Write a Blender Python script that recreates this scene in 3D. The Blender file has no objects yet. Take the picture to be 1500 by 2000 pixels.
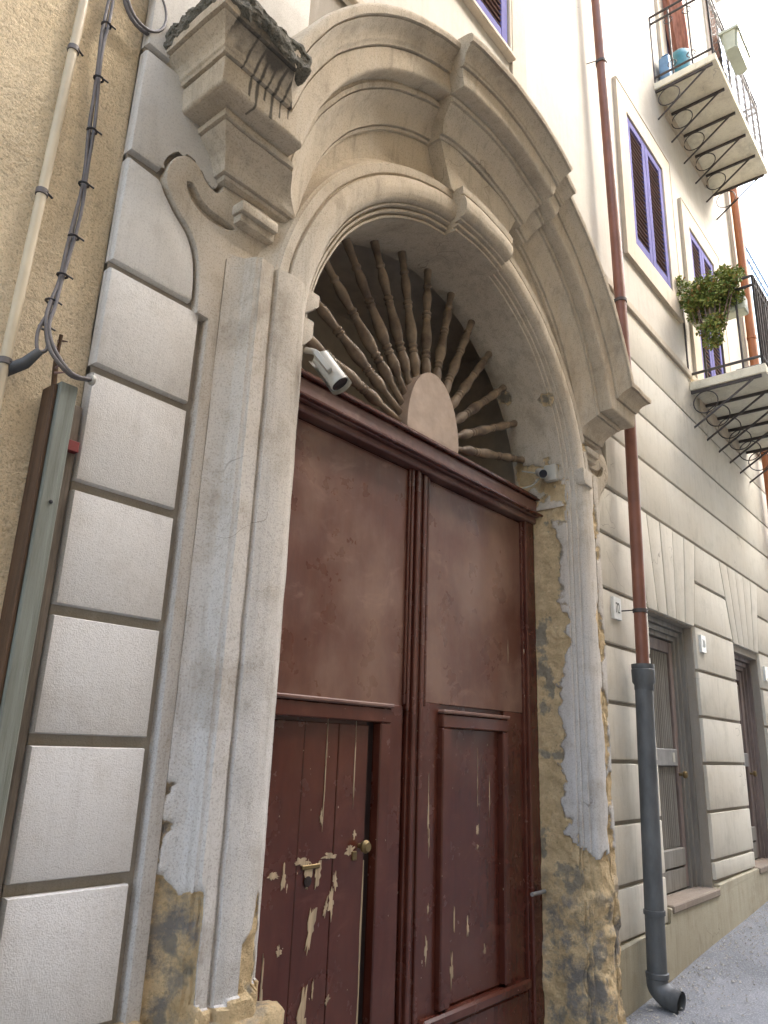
import bpy, bmesh, math, random
from mathutils import Vector, Matrix, noise

random.seed(7)
R = math.radians
scene = bpy.context.scene
COL = scene.collection

# ------------------------------------------------------------------ camera
cam_d = bpy.data.cameras.new('camera')
cam = bpy.data.objects.new('camera', cam_d)
COL.objects.link(cam)
yaw, pit, rol = R(50.0), R(17.15), R(2.14)
F = Vector((math.sin(yaw)*math.cos(pit), math.cos(yaw)*math.cos(pit), math.sin(pit)))
Rt = Vector((math.cos(yaw), -math.sin(yaw), 0))
U = Rt.cross(F)
r_ = Rt*math.cos(rol) + U*math.sin(rol)
u_ = -Rt*math.sin(rol) + U*math.cos(rol)
mw = Matrix(((r_.x, u_.x, -F.x, 0.0), (r_.y, u_.y, -F.y, -2.25), (r_.z, u_.z, -F.z, 1.62), (0, 0, 0, 1)))
cam.matrix_world = mw
cam_d.sensor_fit = 'VERTICAL'
cam_d.sensor_height = 36.0
cam_d.lens = 1476/2000*36.0
cam_d.clip_start = 0.05
cam_d.clip_end = 500
scene.camera = cam

# ------------------------------------------------------------------ sky, sun, exposure
SUN = Vector((0.50, -0.52, 0.74)).normalized()
w = bpy.data.worlds.new('World')
scene.world = w
w.use_nodes = True
wt = w.node_tree
wt.nodes.clear()
sky = wt.nodes.new('ShaderNodeTexSky')
sky.sky_type = 'NISHITA'
sky.sun_disc = False
sky.sun_elevation = math.asin(SUN.z)
sky.sun_rotation = math.atan2(SUN.x, SUN.y)
sky.dust_density = 4.0
sky.air_density = 1.2
sky.ozone_density = 1.0
bg = wt.nodes.new('ShaderNodeBackground')
bg.inputs['Strength'].default_value = 0.15
wo = wt.nodes.new('ShaderNodeOutputWorld')
hs = wt.nodes.new('ShaderNodeHueSaturation')      # hazy, nearly white sky
hs.inputs['Saturation'].default_value = 0.70
wt.links.new(sky.outputs[0], hs.inputs['Color'])
wt.links.new(hs.outputs[0], bg.inputs[0])
wt.links.new(bg.outputs[0], wo.inputs[0])
sd = bpy.data.lights.new('sun', 'SUN')
sd.energy = 0.5
sd.angle = R(14)
sd.color = (1.0, 0.95, 0.87)
so = bpy.data.objects.new('sun', sd)
so.rotation_euler = SUN.to_track_quat('Z', 'Y').to_euler()
so.location = (6, -8, 20)
COL.objects.link(so)
scene.cycles.max_bounces = 6
scene.cycles.diffuse_bounces = 4
scene.cycles.glossy_bounces = 2
scene.view_settings.view_transform = 'Standard'
scene.view_settings.look = 'None'
scene.view_settings.gamma = 1
scene.view_settings.exposure = 3.3
scene.view_settings.use_curve_mapping = False

# ------------------------------------------------------------------ node helpers
class NT:
    def __init__(s, name):
        s.m = bpy.data.materials.new(name)
        s.m.use_nodes = True
        s.t = s.m.node_tree
        s.t.nodes.clear()
    def n(s, typ, props=None, **inp):
        nd = s.t.nodes.new('ShaderNode' + typ)
        for k, v in (props or {}).items():
            setattr(nd, k, v)
        for k, v in inp.items():
            key = int(k[1:]) if (k[0] == 'i' and k[1:].isdigit()) else k.replace('_', ' ')
            s.put(nd.inputs[key], v)
        return nd
    def put(s, sock, v):
        if hasattr(v, 'outputs'):
            v = v.outputs[0]
        if isinstance(v, bpy.types.NodeSocket):
            s.t.links.new(v, sock)
        else:
            if isinstance(v, (tuple, list)) and len(v) == 3 and sock.type == 'RGBA':
                v = tuple(v) + (1,)
            sock.default_value = v
    def pos(s, sc=(1, 1, 1), off=(0, 0, 0)):
        g = s.n('NewGeometry')
        return s.n('Mapping', i0=g.outputs['Position'], i1=off, i3=sc)
    def noise(s, scale, detail=5, rough=0.55, vec=None, dist=0.0):
        return s.n('TexNoise', Vector=vec if vec is not None else s.pos(), Scale=scale, Detail=detail, Roughness=rough, Distortion=dist).outputs[0]
    def ramp(s, fac, a, b, lo=0.0, hi=1.0):
        return s.n('MapRange', {'clamp': True}, i0=fac, i1=a, i2=b, i3=lo, i4=hi).outputs[0]
    def mix(s, fac, a, b, mode='MIX'):
        nd = s.n('Mix', {'data_type': 'RGBA', 'blend_type': mode})
        s.put(nd.inputs[0], fac)
        s.put(nd.inputs[6], a)
        s.put(nd.inputs[7], b)
        return nd.outputs[2]
    def math(s, op, a, b=0.0, c=None):
        nd = s.n('Math', {'operation': op}, i0=a, i1=b)
        if c is not None:
            s.put(nd.inputs[2], c)
        return nd.outputs[0]
    def bump(s, h, strength=1.0, dist=0.01, normal=None):
        nd = s.n('Bump', Height=h, Strength=strength, Distance=dist)
        if normal is not None:
            s.put(nd.inputs['Normal'], normal)
        return nd.outputs[0]
    def out(s, color, rough=0.9, normal=None, metal=0.0, spec=0.3, **kw):
        p = s.n('BsdfPrincipled', Base_Color=color, Roughness=rough, Metallic=metal)
        p.inputs['Specular IOR Level'].default_value = spec
        if normal is not None:
            s.put(p.inputs['Normal'], normal)
        for k, v in kw.items():
            s.put(p.inputs[k.replace('_', ' ')], v)
        o = s.n('OutputMaterial', Surface=p)
        return s.m

def stucco(name, base, warm, grain=1.0, dirt=(0.24, 0.20, 0.15), dirt_amt=0.5, peel=True, zfade=None, streak=0.35, lump=0.0, stone=(0.47, 0.35, 0.15)):
    t = NT(name)
    big = t.noise(0.9, 4, 0.6)
    mid = t.noise(5.0, 5, 0.65)
    fine = t.noise(250.0, 2, 0.6)
    c = t.mix(t.ramp(big, 0.38, 0.64), base, warm)
    if zfade:
        z = t.n('SeparateXYZ', i0=t.n('NewGeometry').outputs['Position']).outputs[2]
        zz = t.math('ADD', z, t.math('MULTIPLY', t.math('SUBTRACT', mid, 0.5), 1.2))
        c = t.mix(t.ramp(zz, zfade[0], zfade[1]), zfade[2], c)
    c = t.mix(t.ramp(mid, 0.52, 0.78, 0, dirt_amt), c, dirt)
    st = t.noise(3.0, 5, 0.7, t.pos((7, 7, 0.55)))
    c = t.mix(t.ramp(st, 0.52, 0.80, 0, streak), c, (dirt[0]*0.8, dirt[1]*0.8, dirt[2]*0.8))
    c = t.mix(t.ramp(st, 0.44, 0.20, 0, streak*0.7), c, (0.66, 0.62, 0.54))
    # each stone has its own tone
    rnd = t.n('ObjectInfo').outputs['Random']
    c = t.mix(t.ramp(rnd, 0.0, 1.0, 0.0, 0.16), c, (dirt[0]*1.3, dirt[1]*1.3, dirt[2]*1.3))
    # grime blotches with ragged edges and a few hairline cracks
    gr = t.noise(2.1, 5, 0.72, t.pos(off=(4, 8, 1)), 0.6)
    c = t.mix(t.ramp(gr, 0.55, 0.66, 0, 0.42*dirt_amt), c, (dirt[0]*0.75, dirt[1]*0.75, dirt[2]*0.75))
    cv = t.n('TexVoronoi', {'feature': 'DISTANCE_TO_EDGE'}, Vector=t.n('VectorMath', {'operation': 'ADD'}, i0=t.pos(), i1=t.n('TexNoise', Vector=t.pos(), Scale=2.2, Detail=3).outputs[1]), Scale=1.1).outputs[0]
    ck = t.math('MULTIPLY', t.ramp(cv, 0.004, 0.0015), t.ramp(t.noise(1.3, 3, 0.5, t.pos(off=(2, 5, 3))), 0.57, 0.61))
    c = t.mix(t.math('MULTIPLY', ck, 0.5), c, (0.10, 0.085, 0.07))
    sp = t.noise(135.0, 3, 0.6)
    c = t.mix(t.ramp(sp, 0.50, 0.68, 0, 0.42*grain), c, (dirt[0]*0.6, dirt[1]*0.6, dirt[2]*0.6))
    h = t.math('ADD', t.math('MULTIPLY', fine, 0.45*grain), t.math('MULTIPLY', mid, 0.8))
    h = t.math('ADD', h, t.math('MULTIPLY', sp, 0.25*grain))
    if lump:
        lm = t.noise(42.0, 4, 0.7)
        h = t.math('ADD', h, t.math('MULTIPLY', lm, lump))
        c = t.mix(t.ramp(lm, 0.44, 0.28, 0, 0.5), c, (dirt[0]*0.7, dirt[1]*0.7, dirt[2]*0.7))
    rough = 0.92
    if peel:
        at = t.n('Attribute', {'attribute_name': 'peel'}).outputs['Fac']
        e = t.math('ADD', at, t.math('MULTIPLY', t.math('SUBTRACT', t.noise(30.0, 5, 0.7), 0.5), 0.5))
        m = t.ramp(e, 0.49, 0.53)
        rim = t.math('MULTIPLY', t.ramp(e, 0.40, 0.50), t.ramp(e, 0.56, 0.50))
        pm = t.noise(9.0, 7, 0.75)
        ex = t.mix(t.ramp(pm, 0.35, 0.62), (stone[0]*0.76, stone[1]*0.73, stone[2]*0.68), stone)
        ex = t.mix(t.ramp(t.noise(5.5, 4, 0.6, t.pos(off=(3, 1, 7))), 0.58, 0.63, 0, 0.8), ex, (0.27, 0.255, 0.215))
        ex = t.mix(t.ramp(t.noise(60.0, 5, 0.7), 0.54, 0.76, 0, 0.6), ex, (0.20, 0.145, 0.085))
        at2 = t.n('Attribute', {'attribute_name': 'rock'}).outputs['Fac']
        ex = t.mix(t.math('MULTIPLY', at2, t.ramp(t.noise(7.0, 6, 0.7, t.pos(off=(9, 2, 4))), 0.46, 0.60)), ex, (0.29, 0.265, 0.235))
        sn = t.n('Attribute', {'attribute_name': 'stain_shade'}).outputs['Fac']  # drip stains, plus dirt and painted shade on the hood end
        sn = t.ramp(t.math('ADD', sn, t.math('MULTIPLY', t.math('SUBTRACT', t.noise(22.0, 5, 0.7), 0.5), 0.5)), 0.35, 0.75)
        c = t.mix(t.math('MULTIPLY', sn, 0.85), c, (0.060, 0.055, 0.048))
        c = t.mix(m, c, ex)
        c = t.mix(t.math('MULTIPLY', rim, 0.5), c, (0.20, 0.15, 0.09))
        h = t.math('ADD', h, t.math('MULTIPLY', m, t.math('SUBTRACT', t.math('MULTIPLY', t.noise(26.0, 8, 0.75), 2.6), 2.2)))
    nrm = t.bump(h, 0.55, 0.010)
    if peel:
        nrm = t.bump(t.math('MULTIPLY', m, t.noise(20.0, 8, 0.8)), 0.9, 0.045, nrm)
    return t.out(c, rough, nrm, spec=0.15)

def simple(name, col, rough=0.6, metal=0.0, var=0.25, scale=8.0, bump=0.0, bscale=60.0, spec=0.4, alt=None, stretch=(1, 1, 1)):
    t = NT(name)
    f = t.noise(scale, 6, 0.62, t.pos(stretch))
    lo = alt or tuple(c*(1-var*1.6) for c in col)
    c = t.mix(t.ramp(f, 0.36, 0.68), col, lo)
    nrm = t.bump(t.noise(bscale, 5, 0.6, t.pos(stretch)), bump, 0.004) if bump else None
    rg = t.ramp(t.noise(scale*2.3, 4, 0.6), 0.3, 0.7, max(rough-0.10, 0.02), min(rough+0.10, 1))
    return t.out(c, rg, nrm, metal, spec)

M = {}
M['portal'] = stucco('portal_stucco', (0.57, 0.495, 0.38), (0.51, 0.42, 0.30), 0.9, zfade=(1.6, 4.2, (0.52, 0.505, 0.485)), peel=False, stone=(0.58, 0.455, 0.25), dirt_amt=0.6, streak=0.55)
M['portal_peel'] = stucco('peeling_portal_stucco', (0.57, 0.495, 0.38), (0.51, 0.42, 0.30), 0.9, zfade=(1.6, 4.2, (0.52, 0.505, 0.485)), stone=(0.80, 0.62, 0.37), dirt_amt=0.6, streak=0.55)
M['block'] = stucco('block_stucco', (0.61, 0.59, 0.545), (0.57, 0.535, 0.475), 0.6, dirt=(0.27, 0.24, 0.20), dirt_amt=0.35, streak=0.22, zfade=(1.2, 3.6, (0.60, 0.60, 0.60)), peel=False)
M['ashlar'] = stucco('ashlar_stucco', (0.61, 0.58, 0.505), (0.57, 0.525, 0.44), 0.3, dirt=(0.30, 0.28, 0.22), dirt_amt=0.35, streak=0.4, peel=False)
M['joint'] = stucco('joint_stucco', (0.31, 0.285, 0.245), (0.27, 0.245, 0.21), 0.5, dirt_amt=0.6, peel=False)
M['upper'] = stucco('upper_stucco', (0.53, 0.50, 0.435), (0.49, 0.45, 0.385), 0.3, dirt=(0.40, 0.36, 0.29), dirt_amt=0.35, streak=0.35, peel=False)
M['trim'] = stucco('trim_stucco', (0.55, 0.48, 0.385), (0.50, 0.43, 0.335), 0.4, dirt_amt=0.3, peel=False)
M['yellow'] = stucco('yellow_roughcast', (0.76, 0.625, 0.41), (0.70, 0.585, 0.41), 1.2, dirt=(0.34, 0.275, 0.19), dirt_amt=0.42, streak=0.25, lump=2.6, peel=False)
M['plinth'] = stucco('plinth_render', (0.42, 0.385, 0.29), (0.36, 0.32, 0.235), 0.7, dirt=(0.22, 0.19, 0.13), dirt_amt=0.6, streak=0.55, peel=False)
M['moss'] = stucco('mossy_stone', (0.13, 0.118, 0.098), (0.24, 0.22, 0.18), 1.5, dirt=(0.035, 0.042, 0.018), dirt_amt=0.95, lump=4.0, peel=False)
M['inside'] = simple('passage_plaster', (0.55, 0.48, 0.385), 0.9, var=0.15)
M['slab'] = stucco('balcony_render', (0.80, 0.76, 0.62), (0.74, 0.69, 0.54), 0.5, dirt=(0.32, 0.28, 0.20), dirt_amt=0.5, peel=False)

def door_paint(name, col, faded, chip, rough, fade_amt):
    t = NT(name)
    v = t.pos((1, 1, 0.16))
    g = t.noise(26.0, 6, 0.6, v)
    big = t.noise(2.3, 5, 0.6, t.pos((1, 1, 0.7)))
    c = t.mix(t.ramp(g, 0.35, 0.7), col, tuple(x*0.75 for x in col))
    c = t.mix(t.ramp(big, 0.42, 0.64, 0, fade_amt), c, faded)
    sm = t.noise(5.0, 5, 0.65, t.pos((0.7, 1, 1.2), (2, 0, 5)), 1.2)
    c = t.mix(t.ramp(sm, 0.56, 0.72, 0, fade_amt*0.45), c, (faded[0]*1.5, faded[1]*1.6, faded[2]*1.7))
    ch = t.noise(13.0, 5, 0.62, t.pos((1.5, 1, 0.42), (3.1, 0, 1.7)))
    m = t.ramp(ch, chip, chip+0.012)
    sp = t.ramp(t.noise(70.0, 2, 0.5, t.pos((1, 1, 0.5))), chip+0.045, chip+0.055)
    m = t.math('MAXIMUM', m, sp)
    c = t.mix(m, c, (0.47, 0.38, 0.27))
    h = t.math('ADD', t.math('MULTIPLY', g, 0.5), t.math('MULTIPLY', m, -0.8))
    h = t.math('ADD', h, t.math('MULTIPLY', t.noise(9.0, 3, 0.5), 0.7))
    rg = t.math('ADD', t.ramp(t.noise(4.0, 5, 0.6), 0.3, 0.7, rough-0.07, rough+0.10), t.math('MULTIPLY', m, 0.4))
    return t.out(c, rg, t.bump(h, 0.35, 0.004), spec=0.5)
M['door'] = door_paint('door_paint', (0.074, 0.0185, 0.0115), (0.105, 0.036, 0.023), 0.725, 0.22, 0.6)
M['door_up'] = door_paint('door_paint_faded', (0.108, 0.038, 0.024), (0.185, 0.105, 0.075), 0.80, 0.30, 1.0)
M['transom'] = door_paint('transom_paint', (0.125, 0.052, 0.040), (0.19, 0.115, 0.09), 0.79, 0.34, 0.9)
M['door_dark'] = simple('door_shadow_wood', (0.018, 0.008, 0.007), 0.7)
M['bare'] = simple('bare_wood', (0.46, 0.36, 0.24), 0.85, var=0.3, scale=20, bump=0.4, bscale=120, stretch=(3, 1, 0.2))
M['spindle'] = simple('turned_wood', (0.27, 0.205, 0.14), 0.6, var=0.4, scale=7, bump=0.2, alt=(0.075, 0.050, 0.036))
M['hub'] = simple('hub_paint', (0.40, 0.305, 0.235), 0.7, var=0.18, scale=9, bump=0.3, bscale=30)
M['brass'] = simple('brass', (0.24, 0.175, 0.085), 0.5, 0.8, scale=40)
M['brown_pipe'] = simple('brown_pipe', (0.20, 0.078, 0.048), 0.5, 0.0, 0.2, 4, 0.1, 30)
M['terra_pipe'] = simple('copper_brown_pipe', (0.36, 0.13, 0.05), 0.5, 0.0, 0.15, 4)
M['grey_pipe'] = simple('grey_pipe', (0.105, 0.110, 0.114), 0.55, 0.0, 0.4, 5, 0.3, 30, stretch=(1, 1, 0.4))
M['cream_pipe'] = simple('cream_pipe', (0.55, 0.47, 0.33), 0.5, 0, 0.12, 5)
M['cable'] = simple('cable', (0.135, 0.12, 0.115), 0.5, 0, 0.2, 14)
M['tie'] = simple('cable_tie', (0.03, 0.027, 0.03), 0.45)
M['iron'] = simple('wrought_iron', (0.085, 0.072, 0.066), 0.65, 0.1, 0.3, 12, 0.2)
M['lilac'] = simple('lilac_paint', (0.145, 0.138, 0.315), 0.85, 0, 0.15, 5, 0.1, spec=0.05)
M['slat'] = simple('slat_paint', (0.25, 0.165, 0.145), 0.55, 0, 0.25, 6)
M['greywood'] = simple('grey_painted_wood', (0.25, 0.24, 0.215), 0.7, 0, 0.25, 7, 0.4, 50, stretch=(3, 1, 0.25), alt=(0.16, 0.145, 0.125))
M['railgrey'] = simple('bare_grey_rail', (0.27, 0.265, 0.255), 0.6, 0, 0.2, 7, 0.2, 40)
M['brownwood'] = simple('brown_painted_wood', (0.24, 0.19, 0.17), 0.65, 0, 0.3, 6, 0.2, 40, stretch=(2, 1, 0.3))
M['board'] = simple('grey_green_board', (0.185, 0.20, 0.17), 0.75, 0, 0.3, 6, 0.5, 60, stretch=(5, 5, 0.3), alt=(0.105, 0.105, 0.08))
M['boardedge'] = simple('brown_board_edge', (0.105, 0.060, 0.032), 0.8, 0, 0.3, 6, 0.4, 60, stretch=(5, 5, 0.3))
M['greyedge'] = simple('weathered_grey_edge', (0.20, 0.165, 0.13), 0.85, 0, 0.4, 8, 0.4, 60, stretch=(4, 4, 0.4))
M['red'] = simple('red_strap', (0.20, 0.025, 0.022), 0.5)
M['white'] = simple('white_plastic', (0.46, 0.44, 0.38), 0.4, 0, 0.15, 6)
M['black'] = simple('black_glass', (0.010, 0.011, 0.016), 0.12, 0, 0.1)
M['marble'] = simple('marble_plate', (0.68, 0.68, 0.64), 0.4, 0, 0.08, 14)
M['digit'] = simple('grey_digit_paint', (0.16, 0.17, 0.15), 0.7, 0, 0.4, 60)
M['digit_pale'] = simple('worn_digit_paint', (0.47, 0.48, 0.47), 0.7, 0, 0.2, 60)
M['teal'] = simple('teal_plastic', (0.03, 0.20, 0.24), 0.35, 0, 0.3, 5)
M['blue'] = simple('blue_plastic', (0.12, 0.24, 0.38), 0.4, 0, 0.3, 5)
M['parasol'] = simple('terracotta_cloth', (0.34, 0.145, 0.095), 0.9, 0, 0.3, 12, stretch=(3, 3, 0.4))
M['planter'] = simple('pale_green_plastic', (0.50, 0.52, 0.40), 0.5, 0, 0.1)
M['sill'] = stucco('brown_sill_stone', (0.27, 0.225, 0.185), (0.22, 0.17, 0.13), 1.0, peel=False)
M['farwall'] = simple('pale_blue_wall', (0.50, 0.66, 0.74), 0.9, 0, 0.1, 0.6)
M['opp'] = stucco('opposite_stucco', (0.56, 0.45, 0.31), (0.50, 0.38, 0.25), 0.4, dirt_amt=0.3, peel=False)
M['pier'] = stucco('orange_pier', (0.52, 0.20, 0.09), (0.46, 0.17, 0.08), 0.4, dirt_amt=0.2, peel=False)
M['white_wall'] = simple('white_render', (0.70, 0.68, 0.63), 0.9, 0, 0.08, 1.0)
M['bluerail'] = simple('blue_grey_rail', (0.22, 0.28, 0.38), 0.6)
M['glass'] = simple('dark_glass', (0.02, 0.024, 0.028), 0.08)

t = NT('leaf')
oi = t.n('NewGeometry')
c = t.mix(t.ramp(oi.outputs['Random Per Island'], 0.0, 1.0), (0.07, 0.13, 0.025), (0.34, 0.36, 0.09))
c = t.mix(t.ramp(oi.outputs['Random Per Island'], 0.86, 0.92), c, (0.32, 0.19, 0.06))
M['leaf'] = t.out(c, 0.55, spec=0.35)
t = NT('asphalt')
n1 = t.noise(1.3, 6, 0.65)
n2 = t.noise(85.0, 3, 0.6)
c = t.mix(t.ramp(n1, 0.36, 0.66), (0.20, 0.205, 0.22), (0.115, 0.12, 0.13))
c = t.mix(t.ramp(n2, 0.50, 0.72, 0, 0.7), c, (0.36, 0.36, 0.355))
M['asphalt'] = t.out(c, t.ramp(n1, 0.3, 0.7, 0.65, 0.9), t.bump(t.math('ADD', n2, t.math('MULTIPLY', t.noise(14.0, 4), 0.8)), 0.7, 0.012), spec=0.3)
M['stone_chip'] = simple('pale_stone_chip', (0.42, 0.40, 0.36), 0.9, 0, 0.3, 30)

# ------------------------------------------------------------------ object helpers
def tag(o, label=None, cat=None, group=None, kind=None):
    for k, v in (('label', label), ('category', cat), ('group', group), ('kind', kind)):
        if v:
            o[k] = v
    return o

def empty(name, loc, label, cat, group=None):
    o = bpy.data.objects.new(name, None)
    o.empty_display_size = 0.1
    o.location = loc
    COL.objects.link(o)
    return tag(o, label, cat, group)

def link(name, me, m, parent=None, smooth=None):
    o = bpy.data.objects.new(name, me)
    if m is not None and len(me.materials) == 0:
        me.materials.append(M[m] if isinstance(m, str) else m)
    if smooth is not None:
        me.polygons.foreach_set('use_smooth', [True]*len(me.polygons))
        me.set_sharp_from_angle(angle=R(smooth))
    COL.objects.link(o)
    if parent is not None:
        o.parent = parent
        mat = Matrix.Identity(4)
        px = parent
        while px is not None:
            mat = px.matrix_parent_inverse @ px.matrix_basis @ mat
            px = px.parent
        o.matrix_parent_inverse = mat.inverted()
    return o

def mesh(name, vs, fs):
    me = bpy.data.meshes.new(name)
    me.from_pydata([tuple(v) for v in vs], [], fs)
    me.update()
    return me

def bm_mesh(name, bm, normals=True):
    if normals:
        bmesh.ops.recalc_face_normals(bm, faces=bm.faces)
    me = bpy.data.meshes.new(name)
    bm.to_mesh(me)
    bm.free()
    return me

def jit(p, amp, f):
    p = Vector(p)
    return p + noise.noise_vector(p*f)*amp + noise.noise_vector(p*f*4.3)*amp*0.35

def bm_box(bm, x0, x1, y0, y1, z0, z1, bev=0.0, seg=1):
    vs = [bm.verts.new(p) for p in ((x0, y0, z0), (x1, y0, z0), (x1, y1, z0), (x0, y1, z0), (x0, y0, z1), (x1, y0, z1), (x1, y1, z1), (x0, y1, z1))]
    fs = [bm.faces.new([vs[i] for i in f]) for f in ((0, 1, 5, 4), (1, 2, 6, 5), (2, 3, 7, 6), (3, 0, 4, 7), (4, 5, 6, 7), (3, 2, 1, 0))]
    if bev:
        es = set(e for f in fs for e in f.edges)
        bmesh.ops.bevel(bm, geom=list(es), offset=bev, segments=seg, affect='EDGES', profile=0.6)

def box(name, x0, x1, y0, y1, z0, z1, m, parent=None, bev=0.0, seg=1, smooth=None):
    bm = bmesh.new()
    bm_box(bm, x0, x1, y0, y1, z0, z1, bev, seg)
    return link(name, bm_mesh(name, bm), m, parent, smooth)

def boxes(name, lst, m, parent=None, bev=0.0):
    bm = bmesh.new()
    for b in lst:
        bm_box(bm, *b, bev=bev)
    return link(name, bm_mesh(name, bm), m, parent)

def prism(name, poly, y0, y1, m, parent=None, bev=0.0, seg=2, holes=(), rough=0.0, smooth=40):
    """xz outline extruded from back y1 to front y0, the front rim rounded"""
    bm = bmesh.new()
    loops = [poly] + list(holes)
    fedges = []
    allv = []
    for lp in loops:
        f = [bm.verts.new((x, y0, z)) for x, z in lp]
        b = [bm.verts.new((x, y1, z)) for x, z in lp]
        n = len(lp)
        for i in range(n):
            j = (i+1) % n
            bm.faces.new((f[i], f[j], b[j], b[i]))
        fedges += [bm.edges.get((f[i], f[(i+1) % n])) for i in range(n)]
        allv.append(f)
    if holes:
        bmesh.ops.triangle_fill(bm, use_beauty=True, edges=fedges)
    else:
        bm.faces.new(allv[0])
    if bev:
        bmesh.ops.bevel(bm, geom=fedges, offset=bev, segments=seg, affect='EDGES', profile=0.55)
    if rough:
        for v in bm.verts:
            v.co = jit(v.co, rough, 5.0)
    return link(name, bm_mesh(name, bm), m, parent, smooth)

def tube(name, pts, rad, m, parent=None, n=10, closed=False, cap=True, bm=None, smooth=60):
    own = bm is None
    if own:
        bm = bmesh.new()
    pts = [Vector(p) for p in pts]
    rings = []
    up = None
    for i, p in enumerate(pts):
        a = pts[(i-1) % len(pts)] if (closed or i > 0) else p
        b = pts[(i+1) % len(pts)] if (closed or i < len(pts)-1) else p
        d = (b-a).normalized()
        if up is None:
            up = d.orthogonal().normalized()
        up = (up - d*up.dot(d)).normalized()
        sd_ = d.cross(up)
        r = rad[i] if isinstance(rad, (list, tuple)) else rad
        rings.append([bm.verts.new(p + (up*math.cos(k*2*math.pi/n) + sd_*math.sin(k*2*math.pi/n))*r) for k in range(n)])
    for i in range(len(rings) if closed else len(rings)-1):
        A, B = rings[i], rings[(i+1) % len(rings)]
        for k in range(n):
            bm.faces.new((A[k], A[(k+1) % n], B[(k+1) % n], B[k]))
    if cap and not closed:
        bm.faces.new(rings[0])
        bm.faces.new(rings[-1])
    if own:
        return link(name, bm_mesh(name, bm), m, parent, smooth)

def spline(ctrl, per=8):
    c = [Vector(p) for p in ctrl]
    out = []
    for i in range(len(c)-1):
        p0, p1, p2, p3 = c[max(i-1, 0)], c[i], c[i+1], c[min(i+2, len(c)-1)]
        for k in range(per):
            s = k/per
            out.append(0.5*((2*p1) + (p2-p0)*s + (2*p0-5*p1+4*p2-p3)*s*s + (3*p1-p0-3*p2+p3)*s**3))
    out.append(c[-1])
    return out

def dense(prof, step):
    out = []
    for i in range(len(prof)-1):
        a, b = prof[i], prof[i+1]
        n = max(1, int(math.ceil(math.dist(a, b)/step)))
        out += [(a[0]+(b[0]-a[0])*k/n, a[1]+(b[1]-a[1])*k/n) for k in range(n)]
    out.append(prof[-1])
    return out

def grid_mesh(name, rows, m, parent, amp=0.002, freq=7.0, peel=None, smooth=38, cap=False):
    """rows: list of equal-length lists of points"""
    vs, fs, pl, rk, sl = [], [], [], [], []
    nc = len(rows[0])
    for row in rows:
        for p in row:
            q = jit(p, amp, freq) if amp else Vector(p)
            e, k = 0.0, 0.0
            if peel:
                r3 = peel(Vector(p))
                e, k = r3[0], r3[1]
                q = q + r3[2]
                if len(r3) > 3:
                    sl.append(r3[3])
            vs.append(q)
            pl.append(e)
            rk.append(k)
    for i in range(len(rows)-1):
        for j in range(nc-1):
            a = i*nc+j
            fs.append((a, a+1, a+nc+1, a+nc))
    if cap:
        fs.append(tuple(range(nc)))
        fs.append(tuple(range((len(rows)-1)*nc, len(rows)*nc))[::-1])
    me = mesh(name, vs, fs)
    if peel:
        at = me.attributes.new('peel', 'FLOAT', 'POINT')
        at.data.foreach_set('value', pl)
        at = me.attributes.new('rock', 'FLOAT', 'POINT')
        at.data.foreach_set('value', rk)
        if sl:
            at = me.attributes.new('stain_shade', 'FLOAT', 'POINT')
            at.data.foreach_set('value', sl)
    bm = bmesh.new()
    bm.from_mesh(me)
    bmesh.ops.recalc_face_normals(bm, faces=bm.faces)
    bm.to_mesh(me)
    bm.free()
    return link(name, me, m, parent, smooth)

def lathe(name, prof, m, parent, axis='z', n=14, at=(0, 0, 0), mat=None):
    """prof: (radius, height)"""
    rows = []
    for r, h in prof:
        rows.append([Vector((r*math.cos(k*2*math.pi/n), r*math.sin(k*2*math.pi/n), h)) for k in range(n+1)])
    vs = []
    fs = []
    for row in rows:
        vs += row[:-1]
    for i in range(len(rows)-1):
        for k in range(n):
            fs.append((i*n+k, i*n+(k+1) % n, (i+1)*n+(k+1) % n, (i+1)*n+k))
    fs.append(tuple(range(n))[::-1])
    fs.append(tuple(range((len(rows)-1)*n, len(rows)*n)))
    mt = mat or Matrix.Translation(at)
    me = mesh(name, [mt @ v for v in vs], fs)
    return link(name, me, m, parent, 40)

def frame_to(p, d):
    d = Vector(d).normalized()
    return Matrix.Translation(p) @ d.to_track_quat('Z', 'Y').to_matrix().to_4x4()

def fb(p, s, o=4):
    return noise.fractal(Vector(p)*s, 0.9, 2.1, o)

# ------------------------------------------------------------------ street
XC = 3.33
def ground_z(x):
    return 0.05 + (min(max(x, -14), 22)-5.07)*0.0745
vs, fs = [], []
xs = [-120, -40, -14] + [-10+0.5*k for k in range(64)] + [24, 40, 120]
ys = [-120, -40, -14, -8] + [-6+0.5*k for k in range(13)] + [1.5, 40]
for x in xs:
    for y in ys:
        z = ground_z(x) - 0.10*math.exp(-((y+2.9)/1.2)**2) + 0.025*noise.noise(Vector((x*0.8, y*0.8, 0)))
        vs.append((x, y, z))
ny = len(ys)
for i in range(len(xs)-1):
    for j in range(ny-1):
        a = i*ny+j
        fs.append((a, a+1, a+ny+1, a+ny))
tag(link('street', mesh('street', vs, fs), 'asphalt', None, 60), kind='structure')

# ------------------------------------------------------------------ main facade
fac = empty('townhouse', (3.33, 0.0, -0.1), 'cream stucco townhouse with grooved ashlar ground floor and lilac shutters around the portal', 'building')
YW = 0.03          # wall plane behind the blocks
XE = 10.75         # far end of the facade
LV = [0.45, 0.78, 1.17, 1.57, 1.97, 2.38, 2.79, 3.22, 3.62, 4.10, 4.55, 5.05, 5.56]

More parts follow.
